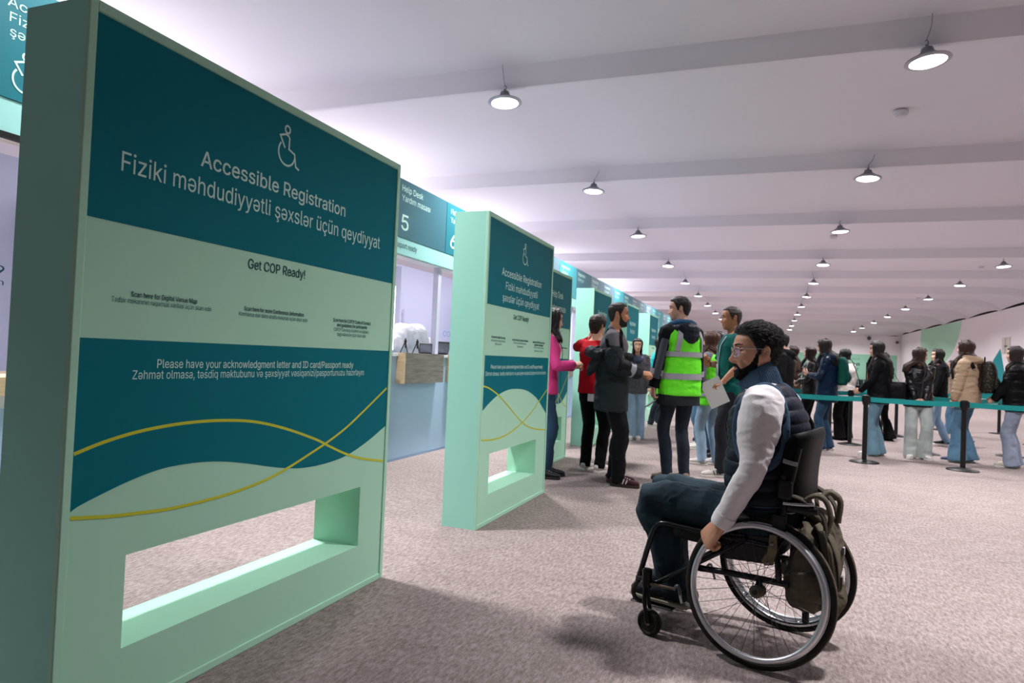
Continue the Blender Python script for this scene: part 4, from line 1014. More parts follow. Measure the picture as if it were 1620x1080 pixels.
for sg, n in ((1, 'L'), (-1, 'R')):
    a = J['neck']+A(0, sg*.075, -.035); b = J['sh'+n]+A(0, sg*.015, .008); e = J['sh'+n]*.5+J['el'+n]*.5
    for side in (1, -1):
        for i in range(19):
            t = i/18; p = a*(1-t)**2+2*b*t*(1-t)+e*t*t; T = nrm(2*(1-t)*(b-a)+2*t*(e-b)); X = nrm(A(side, 0, 0)-T*(side*T[0])); N = np.cross(T, A(1, 0, 0))*(-sg); N = nrm(N if N[2]*1+N[1]*sg > 0 else -N); R_ = .080-.002*t
            st.tube(np.array([p+T*.014*(1-abs(q)/40)+R_*(math.cos(rad(th))*X+math.sin(rad(th))*N) for q, th in ((-30, -12), (0, 16), (30, 44))]), [.0062]*3, 6, None, 2)
obj('shoulder_stripes', st.xf(Matrix.Scale(s, 4)), BK, [c for c in o.children if c.name.startswith('shirt')][0])
def off_jacket(mb):
    for n, sg in (('L', 1), ('R', -1)):
        u_, e, w_ = J['sh'+n]*.45+J['el'+n]*.55, J['el'+n], J['wr'+n]
        mb.tube([u_+A(-.03, -sg*.05, .03), u_+A(-.01, sg*.01, 0), e+A(-.02, 0, -.01), e*.45+w_*.55, w_], [.085, .088, .078, .066, .056], 16, None, 3)
    P, R, ref = torso_pts(J, .40, .56, .055, .8); 
    for ang in np.linspace(0, 360, 20)[:-1]:
        p, n_ = surf(J, .53+.05*math.sin(rad(ang)), ang, .045, .8); mb.ball(p, (.035, .035, .042), 8, 6)
    c = surf(J, .45, 95, .05)[0]; mb.tube([c+A(0, .12, .05), c+A(-.05, .0, .04), c+A(-.03, -.12, .05), c+A(.05, -.2, .02)], [.04, .055, .055, .04], 12, None, 3)
    c = surf(J, .30, 130, .03)[0]; mb.tube([c+A(.02, .0, .10), c+A(-.06, 0, .02), c+A(-.10, .01, -.06), c+A(-.11, .01, -.10)], [(.06, .05), (.07, .05), (.055, .03), (.02, .012)], 12, (0, 1, 0), 3)
jk = obj('jacket', top_mesh(J, s, -.40, .55, .045, None, straight=.9, amp=.014, seed=31, fr=(6, 6, 8), extra=off_jacket, ridge=.7, voxel=.009), CLOTH('slate_jacket_cloth', '252c31', rough=.65), o, angle=180)
obj('reflective_band', limb_band(J, 'R', 1.52, .055, .0715, s), REFL, jk); obj('reflective_band', limb_band(J, 'L', 1.52, .055, .0715, s), REFL, jk)
up = MB()
for n in 'RL':
    e, w_ = J['el'+n], J['wr'+n]; up.tube(np.array([e-nrm(w_-e)*.03, e*.8+w_*.2, e*.56+w_*.44])*s, np.array([.083, .079, .071])*s, 18, None, 3)
obj('dark_sleeve', folds(remesh(up, .009, 1), .006, (9, 9, 9), 5), CLOTH('navy_black_nylon', '0c1016', rough=.5), jk, angle=180)

# man in the high visibility vest
J = stand('m', feet=((.03, .075, 6), (-.02, -.085, -8)), L=(.06, .27, .82, (.25, -.15, -1), (0, -1, 0), .6), R=(.06, -.27, .84, None, (0, 1, 0), .5), head=(52, 3, 0), pL=(-1, .4, 0), pR=(-1, -.4, 0), twist=4)
o, V, F, M, k, s = person('tall man in a lime high visibility vest over a dark hooded jacket', -.873, 7.21, 134, 1.88, J, 'light', ('short', dict(t=.012, rough=.002, low=-.01)), '1d1512',
    dict(u0=-.36, pad=.030, straight=.9, amp=.009, slpad=.012, cuff=.05, collar=.0), CLOTH('navy_black_jacket', '090d13', rough=.7), SLIM, JD, mat('tan_shoe', '7a6a58', .7), BSO, voxel=.0045, seed=27, headk=.98)
HV = mat('lime_high_visibility', '68ee22', .55, bump=.12, bscale=60)
vs = obj('safety_vest', top_mesh(J, s, -.20, .93, .047, None, straight=1, amp=.011, seed=33, fr=(6, 6, 9), ridge=.5), HV, o, angle=180)
for u in (.10, .44): obj('reflective_band', band(J, u, .085, .057, s, 1), REFL, vs)
for a0, a1 in ((50, 62), (130, 118), (235, 245), (305, 295)):
    mb = MB(); strap(mb, J, [(.49, a0), (.7, (a0+a1)/2), (.90, a1)], .05, .056, s, 1); obj('reflective_band', mb, REFL, vs)
obj('dark_hem', band(J, -.27, .17, .040, s, 1), CLOTH('charcoal_hem', '25282d'), vs)
nk = J['neck']; mb = MB()
mb.tube([nk+A(-.005, 0, -.06), nk+A(-.005, 0, -.01), nk+A(.0, 0, .05)], [(.105, .10), (.092, .088), (.080, .078)], 18, (0, 1, 0), 3)
mb.tube([nk+A(.055, .085, -.03), nk+A(.0, .10, .0), nk+A(-.07, .07, .0), nk+A(-.10, 0, -.005), nk+A(-.07, -.07, .0), nk+A(.0, -.10, .0), nk+A(.055, -.085, -.03)], [(.03, .035), (.04, .042), (.05, .05), (.055, .055), (.05, .05), (.04, .042), (.03, .035)], 12, (0, 0, 1), 4)
me = folds(remesh(mb, .008, 2), .008, (12, 12, 12), 7, .7); scale_mesh(me, s); obj('inner_hood', me, CLOTH('petrol_blue_hood', '16405f'), o, angle=180)
mb = MB(); mb.tube([nk+A(.0, .12, -.045), nk+A(-.08, .11, -.04), nk+A(-.135, .03, -.055), nk+A(-.14, -.03, -.055), nk+A(-.08, -.11, -.04), nk+A(.0, -.12, -.045)], [(.03, .03), (.045, .04), (.075, .055), (.075, .055), (.045, .04), (.03, .03)], 12, (0, 0, 1), 4)
mb.ball(nk+A(-.145, 0, -.105), (.055, .10, .075), 14, 10)
me = folds(remesh(mb, .008, 2), .009, (11, 11, 11), 9, .8); scale_mesh(me, s); obj('jacket_hood', me, CLOTH('navy_nylon_hood', '121a26', rough=.45), o, angle=180)
for n in 'L': obj('sleeve_band', limb_band(J, n, 1.42, .055, .067, s), REFL, o)
obj('sleeve_band', limb_band(J, 'R', 1.42, .055, .067, s), REFL, o)
gs = MB(); e, w_ = J['sh'+'L'], J['el'+'L']; c_ = A(-.05, .035, 0); gs.tube(np.array([e*.75+w_*.25+c_, w_+c_*.9, w_*.35+J['wrL']*.65+c_*.8])*s, np.array([(.05, .03)]*3)*s, 12, (1, 0, 0), 3); obj('grey_sleeve_panel', gs, CLOTH('grey_panel', '3e444b'), o)
w = wpt(o, A(.10, .245, .745)*s); ky = put('phone', MB().box((-.035, -.004, -.065), (.035, .004, .065)), BLACK, 'dark phone in the hanging hand of the man in the lime vest', 'phone', bev=.003); ky.location = w; ky.rotation_euler = (rad(60), rad(15), rad(134))

# second person in a high visibility vest
J = stand('f', feet=((.04, .10, 6), (-.05, -.09, -8)), head=(20, 5, 0), L=(.10, .2, .92))
o, V, F, M, k, s = person('person with long reddish hair in a lime vest behind the tall hooded man', -.66, 8.72, 150, 1.60, J, 'light', ('long', dict(length=-.44, front=.2)), '4a2a1e',
    dict(u0=-.2, pad=.02, amp=.006), CLOTH('grey_sweat', '6b6d72'), REG, JL, WS, WSO, seed=28)
vs = obj('safety_vest', top_mesh(J, s, -.26, .93, .045, None, straight=1, amp=.008, seed=34, ridge=.6), HV, o, angle=180)
for u in (-.02, .28): obj('reflective_band', band(J, u, .07, .055, s, 1), REFL, vs)

# man in the green polo shirt with the paper
J = stand('m', feet=((.10, .10, 10), (-.08, -.11, -6)), L=(.17, .30, .99, (.75, .25, -.2), (.2, -.35, -.9), .75, .7), R=(.26, .02, 1.17, (.45, .2, .7), (.3, .9, -.1), .7, .5), pL=(-.8, .5, -.4), pR=(-.3, -.7, -.8), lean=-.01, head=(4, 2, 0))
o, V, F, M, k, s = person('man in a dark green polo shirt and grey trousers holding a white paper', -.40, 7.98, 198, 1.84, J, 'tan', ('short', dict(t=.007, rough=.0015, recede=.006)), '2a221f',
    dict(name='polo_shirt', u0=-.16, pad=.020, sl='short', slpad=.018, amp=.008, collar=.0, straight=.8), CLOTH('green_polo', '0c5a55'), REG, CLOTH('dark_grey_trouser', '26282e'), mat('white_green_trainer', 'c9c7bd', .6), WSO, voxel=.0045, seed=29, stripes=mat('green_side_stripe', '18493f', .6), headk=1.03)
nk = J['neck']; mb = MB().tube([nk+A(.045, .03, -.055), nk+A(.03, .075, -.015), nk+A(-.05, .06, .012), nk+A(-.07, 0, .018), nk+A(-.05, -.06, .012), nk+A(.03, -.075, -.015), nk+A(.045, -.03, -.055)], [(.010, .022)]*7, 8, (0, 0, 1), 4)
obj('collar', mb.xf(Matrix.Scale(s, 4)), mat('green_collar', '11726a', .8), o, angle=180)
mb = MB(); strap(mb, J, [(.92, 255), (.6, 262), (.35, 268)], .012, .03, s); strap(mb, J, [(.92, 300), (.6, 284), (.35, 272)], .012, .03, s); obj('lanyard', mb, mat('pale_lanyard', 'a9b3bd', .6), o)
p, n_ = surf(J, .27, 270, .034); bd = obj('badge', MB().box((p[0]*s-.003, p[1]*s-.045, p[2]*s-.09), (p[0]*s+.004, p[1]*s+.045, p[2]*s+.05)), mat('pale_badge', 'b9c4cb', .4), o)
obj('wrist_watch', limb_band(J, 'R', 1.92, .022, .033, s), BLACKM, o)
w = wpt(o, A(.275, .335, .945)*s)
pp = put('paper_sheet', MB().box((-.105, -.0012, -.22), (.105, .0012, .08)), mat('white_paper', 'cfd0d2', .7), 'white sheet of paper held by the man in the green polo shirt', 'paper'); pp.location = w; pp.rotation_euler = (rad(8), rad(-27), rad(12))

# faces in the crowd behind
J = stand('f', head=(0, 4, 0)); person('dark haired woman showing between the lime vest and the green polo shirt', -.65, 9.6, 215, 1.64, J, 'light', ('long', dict(length=-.45, front=.4)), '100c0b', dict(u0=-.2, pad=.03, amp=.01), CH, REG, JB, BS, BSO, seed=41)
J = stand('m', head=(10, 2, 0)); person('person in a dark jacket at the back of the group by the desks', -.90, 11.3, 205, 1.62, J, 'dark', ('short', dict(t=.008)), '0a0807', dict(u0=-.3, pad=.03, amp=.01, collar=.05), BK, REG, JB, BS, BSO, seed=42)
J = stand('f', head=(-15, 4, 0)); person('dark haired person in a white top behind the second lime vest', -.92, 10.3, 190, 1.56, J, 'light', ('bun', {}), '15100e', dict(u0=-.2, pad=.03, amp=.01), CLOTH('white_knit', 'd0ccc8'), REG, JM, WS, WSO, seed=43)
J = stand('m', head=(15, 4, 0)); person('person in a black hoodie behind the head of the man in the wheelchair', .16, 9.9, 170, 1.66, J, 'light', ('short', {}), '120e0c', dict(u0=-.25, pad=.035, hood=1.1, amp=.012), BK, REG, BK2, WS, WSO, seed=44)

# the queue behind the belts
J = stand('f', head=(6, -6, 0), L=(.2, .12, 1.1)); person('woman with long brown hair and a brown jacket, leftmost of the queue', .40, 13.4, 176, 1.60, J, 'light', ('long', dict(length=-.40)), '24150f', dict(u0=-.3, pad=.03, amp=.012), CLOTH('brown_suede', '3a2a20'), WIDE, BK2, WS, WSO, seed=45)
J = stand('f', feet=((.06, .09, 5), (-.08, -.09, -5)), L=(.24, .10, 1.10, None, None, .8), R=(.22, -.14, 1.08, None, None, .8), head=(4, -2, 0), drop=.01)
o, V, F, M, k, s = person('woman in black leather with a hair band, left of the woman in blue', .64, 12.46, 172, 1.58, J, 'light', ('long', dict(length=-.44, front=.15)), '2a1a16', dict(u0=-.22, pad=.03, amp=.014, ridge=.8), CLOTH('black_leather', '120d0c', rough=.35, spec=.4), REG, BK2, BS, BSO, seed=46)
mb = MB().tube([M @ Vector(q) for q in [(.035*1, .072, .05), (.03, .05, .105), (.026, 0, .132), (.03, -.05, .105), (.035, -.072, .05)]], [.006]*5, 8, None, 3); obj('hair_band', mb.xf(Matrix.Scale(s, 4)), mat('pale_hair_band', 'b9b2b8', .3), o)
J = stand('f', feet=((.05, .09, 5), (-.04, -.10, -6)), L=(.28, .08, 1.20, (.7, -.3, .5), (-.5, -.5, .6), .6), R=(.29, -.06, 1.19, (.75, .3, .4), (-.5, .5, .6), .6), pL=(-.5, .7, -.6), pR=(-.5, -.7, -.6), head=(3, 12, 0), lean=.02)
o, V, F, M, k, s = person('woman in a hooded dark blue jacket looking down at the phone in her hands', .824, 11.48, 170, 1.66, J, 'light', ('long', dict(length=-.42, front=.25, vol=.014, sh=(.16, .225))), '251816', dict(u0=-.30, pad=.038, hood=1.15, amp=.013, ridge=.7, straight=.9), CLOTH('deep_blue_nylon', '0d2138', rough=.4), dict(r=(.100, .096, .082, .070, .074, .078, .082), amp=.009, zend=.05), JB, mat('navy_trainer', '1a2738', .6), WSO, voxel=.005, seed=47)
w = wpt(o, A(.385, .0, 1.225)*s); ph = put('phone', MB().box((-.036, -.0045, -.07), (.036, .0045, .07)), mat('silver_phone', '8f9298', .3), 'silver phone in the hands of the woman in dark blue', 'phone', bev=.004); ph.location = w; ph.rotation_euler = (rad(50), 0, rad(80))
def backpack(o, J, s, m, lab, pad=.04, size=(.30, .40, .13), fr=None, u=.52, straps=True, ang=90, strapm=None):
    """a soft backpack on somebody's back, standing in the world by itself"""
    p, n_ = surf(J, u, ang, pad+size[2]/2); w_, h_, d_ = [q/2 for q in size]
    e = empty('backpack', wpt(o, p*s), o.rotation_euler[2]+math.atan2(n_[1], n_[0])); tag(e, lab, 'backpack')
    mb = MB().tube([(0, 0, -h_), (0, 0, -h_*.8), (.01, 0, -h_*.2), (.005, 0, h_*.5), (-.01, 0, h_*.9), (-.015, 0, h_)], [(w_*.85, d_*.8), (w_, d_), (w_, d_*1.1), (w_*.95, d_), (w_*.7, d_*.75), (w_*.3, d_*.4)], 24, (0, 1, 0), 4, sup=2.8)
    obj('bag_body', folds(remesh(mb, .010, 2), .007, (9, 9, 9), 3, .6), m, e, angle=180)
    mb = MB().tube([(d_*.95, 0, -h_*.75), (d_*1.15, 0, -h_*.4), (d_*1.0, 0, -.0)], [(w_*.75, .03), (w_*.8, .045), (w_*.7, .02)], 18, (0, 1, 0), 3, sup=2.8); obj('front_pocket', mb, m, e, angle=180)
    obj('grab_handle', MB().tube([(-.05, -.03, h_*.93), (-.05, -.02, h_+.05), (-.05, .02, h_+.05), (-.05, .03, h_*.93)], .007, 8, None, 3), strapm or BK, e)
    if straps:
        inv = Matrix.Translation(e.location) @ Matrix.Rotation(e.rotation_euler[2], 4, 'Z'); inv = inv.inverted() @ Matrix.Translation(o.location) @ Matrix.Rotation(o.rotation_euler[2], 4, 'Z')
        for sg in (1, -1):
            mb = MB(); c = 90-sg*48; strap(mb, J, [(.72, c), (.90, 90-sg*58), (.93, -sg*0+(0 if sg > 0 else 180)+(-48 if sg > 0 else 48)), (.72, -50 if sg > 0 else 230), (.42, -35 if sg > 0 else 215)], .05, pad+.012, s, .9, .012); obj('shoulder_strap', mb.xf(inv), strapm or BK, e)
    return e
backpack(o, J, s, CLOTH('green_canvas', '0d4b43'), 'dark green backpack on the back of the woman in dark blue', .045, (.27, .42, .14))
J = stand('f', feet=((.03, .09, 5), (.0, -.09, -6)), head=(0, 6, 0), L=(.16, .16, .95)); 
o, V, F, M, k, s = person('woman with a curly dark bun, white top and wide black trousers', 1.262, 13.4, 140, 1.58, J, 'light', ('bun', dict(r=.05, at=(-.09, 0, .035))), '0e0b0c', dict(u0=-.28, pad=.032, amp=.012, straight=.8), CLOTH('white_jumper', 'd6cfc8'), WIDE, BK2, BS, BSO, seed=48)
def shoulder_bag(o, J, s, p, size, lab, m, sh=None, ang=0, n=None):
    e = empty('shoulder_bag', wpt(o, A(*p)*s), o.rotation_euler[2]+rad(ang)); tag(e, lab, 'bag'); w_, h_, d_ = size
    mb = MB().tube([(0, 0, -h_/2), (0, 0, -h_*.3), (0, 0, h_*.25), (0, 0, h_/2)], [(w_*.46, d_*.45), (w_/2, d_/2), (w_*.47, d_*.45), (w_*.40, d_*.2)], 20, (1, 0, 0), 4, sup=3); obj('bag_body', folds(remesh(mb, .008, 2), .005, (10, 10, 10), 2), m, e, angle=180)
    obj('flap', MB().tube([(0, -d_*.30, h_*.45), (0, -d_*.56, h_*.2), (0, -d_*.56, -.02)], [(w_*.40, .012), (w_*.45, .012), (w_*.42, .008)], 14, (1, 0, 0), 3, sup=3), m, e, angle=180)
    if n:
        inv = (Matrix.Translation(e.location) @ Matrix.Rotation(e.rotation_euler[2], 4, 'Z')).inverted() @ Matrix.Translation(o.location) @ Matrix.Rotation(o.rotation_euler[2], 4, 'Z')
        t = J['neck']*.45+J['sh'+n]*.55+A(0, 0, .075); q = A(*p)
        mb = MB().tube(np.array([q+A(.05, 0, size[1]/2/s*.8), q*.35+t*.65+A(.06, 0, .0), t+A(.05, 0, .015), t+A(-.05, 0, .015), q*.35+t*.65+A(-.08, 0, .0), q+A(-.05, 0, size[1]/2/s*.8)])*s, [(.011, .004)]*6, 8, (0, 1, 0), 4); obj('strap', mb.xf(inv), m, e, angle=180)
    return e
shoulder_bag(o, J, s, (-.10, -.25, .98), (.20, .19, .09), 'small black shoulder bag hanging at the side of the woman in the white top', CLOTH('black_bag_leather', '0d0d10', rough=.4), n='R')
# black jacket and jeans
J = stand('f', feet=((.05, .10, 4), (-.03, -.08, -5)), L=(.26, .10, 1.0, (.8, -.4, -.2), None, .7), R=(.26, -.08, .99, (.8, .4, -.2), None, .7), head=(14, 6, 0), lean=.01)
o, V, F, M, k, s = person('woman with long black hair, black jacket and blue jeans at the left belt post', 1.50, 11.28, 172, 1.64, J, 'light', ('long', dict(length=-.46, front=.45, vol=.014, wave=.008)), '1a1413', dict(u0=-.22, pad=.034, amp=.013, ridge=.7, straight=.8, collar=.03), CLOTH('black_denim_jacket', '07090d', rough=.6), dict(r=(.100, .096, .082, .076, .086, .094, .098), amp=.009, zend=.06), DENIM('washed_blue_denim', '68899a'), WS, WSO, voxel=.005, seed=49)
mb = MB(); strap(mb, J, [(.92, 268), (.5, 270), (.05, 272)], .07, .036, s, .8); obj('shirt_front', mb, CLOTH('grey_shirt', '8b8990'), o)
shoulder_bag(o, J, s, (-.24, -.05, 1.04), (.27, .24, .15), 'black bag behind the back of the long haired woman in black', CLOTH('black_bag_nylon', '0e0d10', rough=.5), n='R')
J = stand('f', feet=((.07, .10, 4), (-.12, -.08, -5)), head=(0, 0, 0)); person('person in black flared trousers hidden behind the long haired woman in black', 1.93, 13.9, 160, 1.55, J, 'light', ('long', dict(length=-.3)), '15100e', dict(u0=-.2, pad=.03, amp=.01), BK, FLARE, BK2, BS, BSO, seed=50)
# leather jacket, head turned away
J = stand('f', feet=((.05, .10, 18), (.02, -.09, -16)), L=(.19, .06, .93, (.4, -.8, -.4), (-.8, -.2, -.2), .7), R=(.19, -.07, .93, (.4, .8, -.4), (-.8, .2, -.2), .7), head=(82, 8, 4), pL=(-.3, 1, 0), pR=(-.3, -1, 0))
o, V, F, M, k, s = person('woman in a black leather biker jacket and pale jeans, head turned away', 2.03, 11.37, 268, 1.57, J, 'light', ('long', dict(length=-.30, front=.55, vol=.014)), '33231c', dict(u0=-.20, pad=.036, amp=.014, ridge=.8, straight=.85), CLOTH('black_biker_leather', '0b0c0f', rough=.33, spec=.4), WIDE, JP, WS, WSO, voxel=.005, seed=51)
mb = MB(); strap(mb, J, [(.85, 290), (.5, 278), (-.15, 272)], .012, .040, s, .85); strap(mb, J, [(.80, 245), (.6, 250), (.55, 258)], .05, .038, s, .85); strap(mb, J, [(.80, 305), (.6, 297), (.55, 288)], .05, .038, s, .85); obj('zip_and_lapels', mb, mat('zip_grey', '5a5a60', .3, metal=.6), [c for c in o.children if c.name.startswith('jacket')][0])
# white top, open black jacket
J = stand('f', feet=((.22, .08, 4), (-.18, -.08, -8)), L=(.16, .24, .92), R=(.22, -.1, 1.28, (.3, .4, .8), None, .8), head=(6, -2, 0), lift=(0, .02))
o, V, F, M, k, s = person('woman in a white top and open black jacket with striped black trainers', 2.72, 13.6, 186, 1.63, J, 'light', ('long', dict(length=-.34, front=.5, wave=.012)), '14100f', dict(u0=-.22, pad=.03, amp=.011), BK, REG, DENIM('sky_denim', '7f9db8'), BS, WSO, seed=52, stripes=mat('white_side_stripe', 'd0c8c4', .6))
mb = MB(); strap(mb, J, [(.90, 270), (.5, 270), (-.1, 270)], .13, .033, s); obj('white_top', mb, CLOTH('white_cotton', 'd9d6d4'), o)
J = stand('f', feet=((.12, .09, 4), (-.14, -.08, -8)), head=(0, 0, 0)); person('person in jeans far behind the beige coat, only the legs in view', 3.55, 16.4, 182, 1.50, J, 'light', ('long', dict(length=-.3)), '15100e', dict(u0=-.2, pad=.03, amp=.01), CLOTH('beige_cloth', '8b7c6a'), REG, JM, mat('cream_green_shoe', 'b9b6a0', .6), WSO, seed=53)
# beige puffer coat
J = stand('f', feet=((.07, .10, 6), (-.02, -.10, -4)), L=(.10, .24, .86, None, None, .6), R=(.14, -.2, .87, None, None, .6), head=(8, 4, 0))
o, V, F, M, k, s = person('woman with long wavy brown hair in a beige puffer coat and blue jeans', 2.61, 11.31, 150, 1.69, J, 'light', ('long', dict(length=-.58, front=.75, wave=.016, vol=.015, sh=(.18, .215))), '3a2419', dict(u0=-.24, pad=.048, hood=1.25, amp=.013, fr=(4, 4, 16), straight=1, slpad=.028, cuff=.05, ridge=.75), CLOTH('beige_puffer', 'b39a80', rough=.55), FLARE, DENIM('bright_blue_denim', '557b95'), mat('blue_white_trainer', '2a3a58', .6), WSO, voxel=.005, seed=54)
GP = mat('black_gold_pattern', '15120c', .6); nt = GP.node_tree
vn = nt.nodes.new('ShaderNodeTexVoronoi'); vn.inputs['Scale'].default_value = 45; rp = nt.nodes.new('ShaderNodeValToRGB'); rp.color_ramp.elements[0].position = .16; rp.color_ramp.elements[1].position = .26; rp.color_ramp.elements[0].color = lin('8f7a3c'); rp.color_ramp.elements[1].color = lin('0c0b09')
tcn = nt.nodes.new('ShaderNodeTexCoord'); nt.links.new(tcn.outputs['Object'], vn.inputs['Vector']); nt.links.new(vn.outputs['Distance'], rp.inputs[0]); nt.links.new(rp.outputs[0], nt.nodes['Principled BSDF'].inputs['Base Color'])
backpack(o, J, s, GP, 'black backpack with a gold leaf pattern on the back of the woman in beige', .055, (.29, .44, .17), ang=100, u=.50)
# black puffer at the right edge
J = stand('f', feet=((.04, .10, 4), (.0, -.10, -6)), L=(.27, .08, .98, (.8, -.4, -.2), None, .7), R=(.27, -.08, .97, (.8, .4, -.2), None, .7), head=(4, 2, 0))
o, V, F, M, k, s = person('woman in a black puffer and grey blue jeans at the right edge', 3.16, 11.18, 165, 1.62, J, 'light', ('long', dict(length=-.26, front=.2, vol=.013)), '2a1d1b', dict(u0=-.20, pad=.048, hood=1.2, amp=.013, fr=(4, 4, 15), straight=1, slpad=.030, cuff=.05, ridge=.75), CLOTH('black_puffer', '07080a', rough=.5), WIDE, JG, mat('cream_trainer', 'c2b9a6', .6), WSO, voxel=.005, seed=55)
mb = MB(); strap(mb, J, [(.9, 268), (.5, 270), (.0, 272)], .05, .050, s, 1); obj('white_top', mb, CLOTH('white_cotton', 'd9d6d4'), o)
# ------------------------------------------------------------------ the wheelchair
CX, CY, CH = .039, 3.234, 165.5
TYRE = mat('tyre_rubber', '17140f', .75, bump=.3, bscale=120); TREAD = mat('tan_tread', '5d5344', .9, bump=.5, bscale=160)  # tread browner than the tyre walls
chair = empty('wheelchair', (CX, CY, 0), rad(CH)); tag(chair, 'black manual wheelchair with silver push rims in the right foreground', 'wheelchair')
CAMB = rad(7.36); RW = .304
spoke_me = None
def wheel(side):
    global spoke_me
    ax = Vector((0, side*math.cos(CAMB), math.sin(CAMB))); x = Vector((1, 0, 0)); y = ax.cross(x)
    c = Vector((0, side*(.2613-RW*math.sin(CAMB)), RW*math.cos(CAMB)))
    M = Matrix((x, y, ax)).transposed().to_4x4(); M.translation = c
    def ring(r, n=72): return np.array([(r*math.cos(t), r*math.sin(t), 0) for t in np.linspace(0, 2*math.pi, n+1)[:-1]])
    w = obj('wheel', MB().tube(ring(.2895), [(.0145, .0145)]*72, 12, (0, 0, 1), closed=True), TYRE, chair); w.matrix_local = M
    tr = MB(); prof = [(.3000, -.0105), (.3030, -.005), (.3040, 0), (.3030, .005), (.3000, .0105)]
    v = []; n = 120
    for q in range(n):
        t = 2*math.pi*q/n
        for r, z in prof: v.append(((r+.0004*(q % 2))*math.cos(t), (r+.0004*(q % 2))*math.sin(t), z))
    tr.add(v, [(5*q+a, 5*((q+1) % n)+a, 5*((q+1) % n)+a+1, 5*q+a+1) for q in range(n) for a in range(4)]); obj('tread', tr, TREAD, w, angle=180)
    rm = MB(); pr = [(.277, -.011), (.277, .011), (.268, .0115), (.262, .006), (.262, -.006), (.268, -.0115)]; v = []
    n = 72
    for q in range(n):
        t = 2*math.pi*q/n
        for r, z in pr: v.append((r*math.cos(t), r*math.sin(t), z))
    rm.add(v, [(6*q+a, 6*q+(a+1) % 6, 6*((q+1) % n)+(a+1) % 6, 6*((q+1) % n)+a) for q in range(n) for a in range(6)]); obj('rim', rm, STEEL, w)
    obj('push_rim', MB().tube(ring(.2615)+np.array([0, 0, .030]), [(.0122, .0122)]*72, 14, (0, 0, 1), closed=True), mat('brushed_push_rim', 'd6d7dc', .42, metal=1), w, angle=180)
    for k in range(6):
        t = k*math.pi/3+.3; p = np.array([.268*math.cos(t), .268*math.sin(t), .008]); q = np.array([.2615*math.cos(t), .2615*math.sin(t), .028]); obj('rim_tab', MB().tube([p, q], .0045, 8), STEEL, w)
    obj('hub', MB().lathe([(.010, -.034), (.026, -.032), (.026, -.027), (.014, -.024), (.014, .024), (.026, .027), (.026, .032), (.020, .036), (.019, .046), (.012, .048)], 24), mat('dark_hub', '5f574b', .45, metal=.6), w)
    obj('axle_cap', MB().lathe([(.011, .047), (.011, .054), (.006, .057)], 18), BLACK, w)
    for k in range(32):
        t = 2*math.pi*k/32; f_ = 1 if k % 2 else -1; off = rad(58)*(1 if (k//2) % 2 else -1)
        p = (.024*math.cos(t+off), .024*math.sin(t+off), f_*.029); q = (.264*math.cos(t), .264*math.sin(t), f_*.002)
        obj('spoke', MB().tube([p, q], .0011, 6, None), mat('dark_spoke_steel', '5b5a5c', .4, metal=.9), w)
    return w
wheel(1); wheel(-1)
fr = obj('frame', MB(), BLACKM, chair) if False else None
mb = MB()
for s_ in (1, -1):
    def T(P, r, sub=4): mb.tube([(x, s_*y, z) for x, y, z in P], r, 12, None, sub)
    T([(-.06, .19, .485), (.15, .19, .488), (.36, .195, .497), (.425, .197, .499), (.462, .198, .482), (.485, .198, .43), (.533, .196, .255), (.545, .194, .215)], .0125)
    T([(.455, .205, .222), (.25, .20, .368), (.06, .195, .500)], .012, 1)
    T([(.27, .20, .335), (.14, .20, .343), (.0, .20, .346), (-.115, .20, .347)], .0135, 1)
    T([(.262, .20, .36), (.268, .20, .332)], .012, 1)
    T([(-.075, .20, .345), (-.068, .195, .42), (-.050, .19, .49)], .013, 2)
    T([(.0, .20, .346), (.0, .215, .300)], .014, 1)
mb.tube([(0, -.21, .300), (0, .21, .300)], .016, 14); mb.tube([(.26, -.20, .335), (.26, .20, .335)], .0115, 12)
fr = obj('frame', mb, mat('blue_black_frame', '0a0d14', .28, metal=.3, coat=.3), chair, angle=180)
mb = MB().tube([(.545, .194, .215), (.568, .188, .17), (.560, .17, .125), (.53, .13, .108), (.50, .0, .104), (.53, -.13, .108), (.560, -.17, .125), (.568, -.188, .17), (.545, -.194, .215)], .0105, 12, None, 5)
obj('foot_tube', mb, mat('worn_grey_metal', '4d4a46', .35, metal=.8), chair, angle=180)
fp = obj('footplate', MB().box((.395, -.15, .098), (.60, .15, .108)), BLACK, chair); bevel(fp, .006)
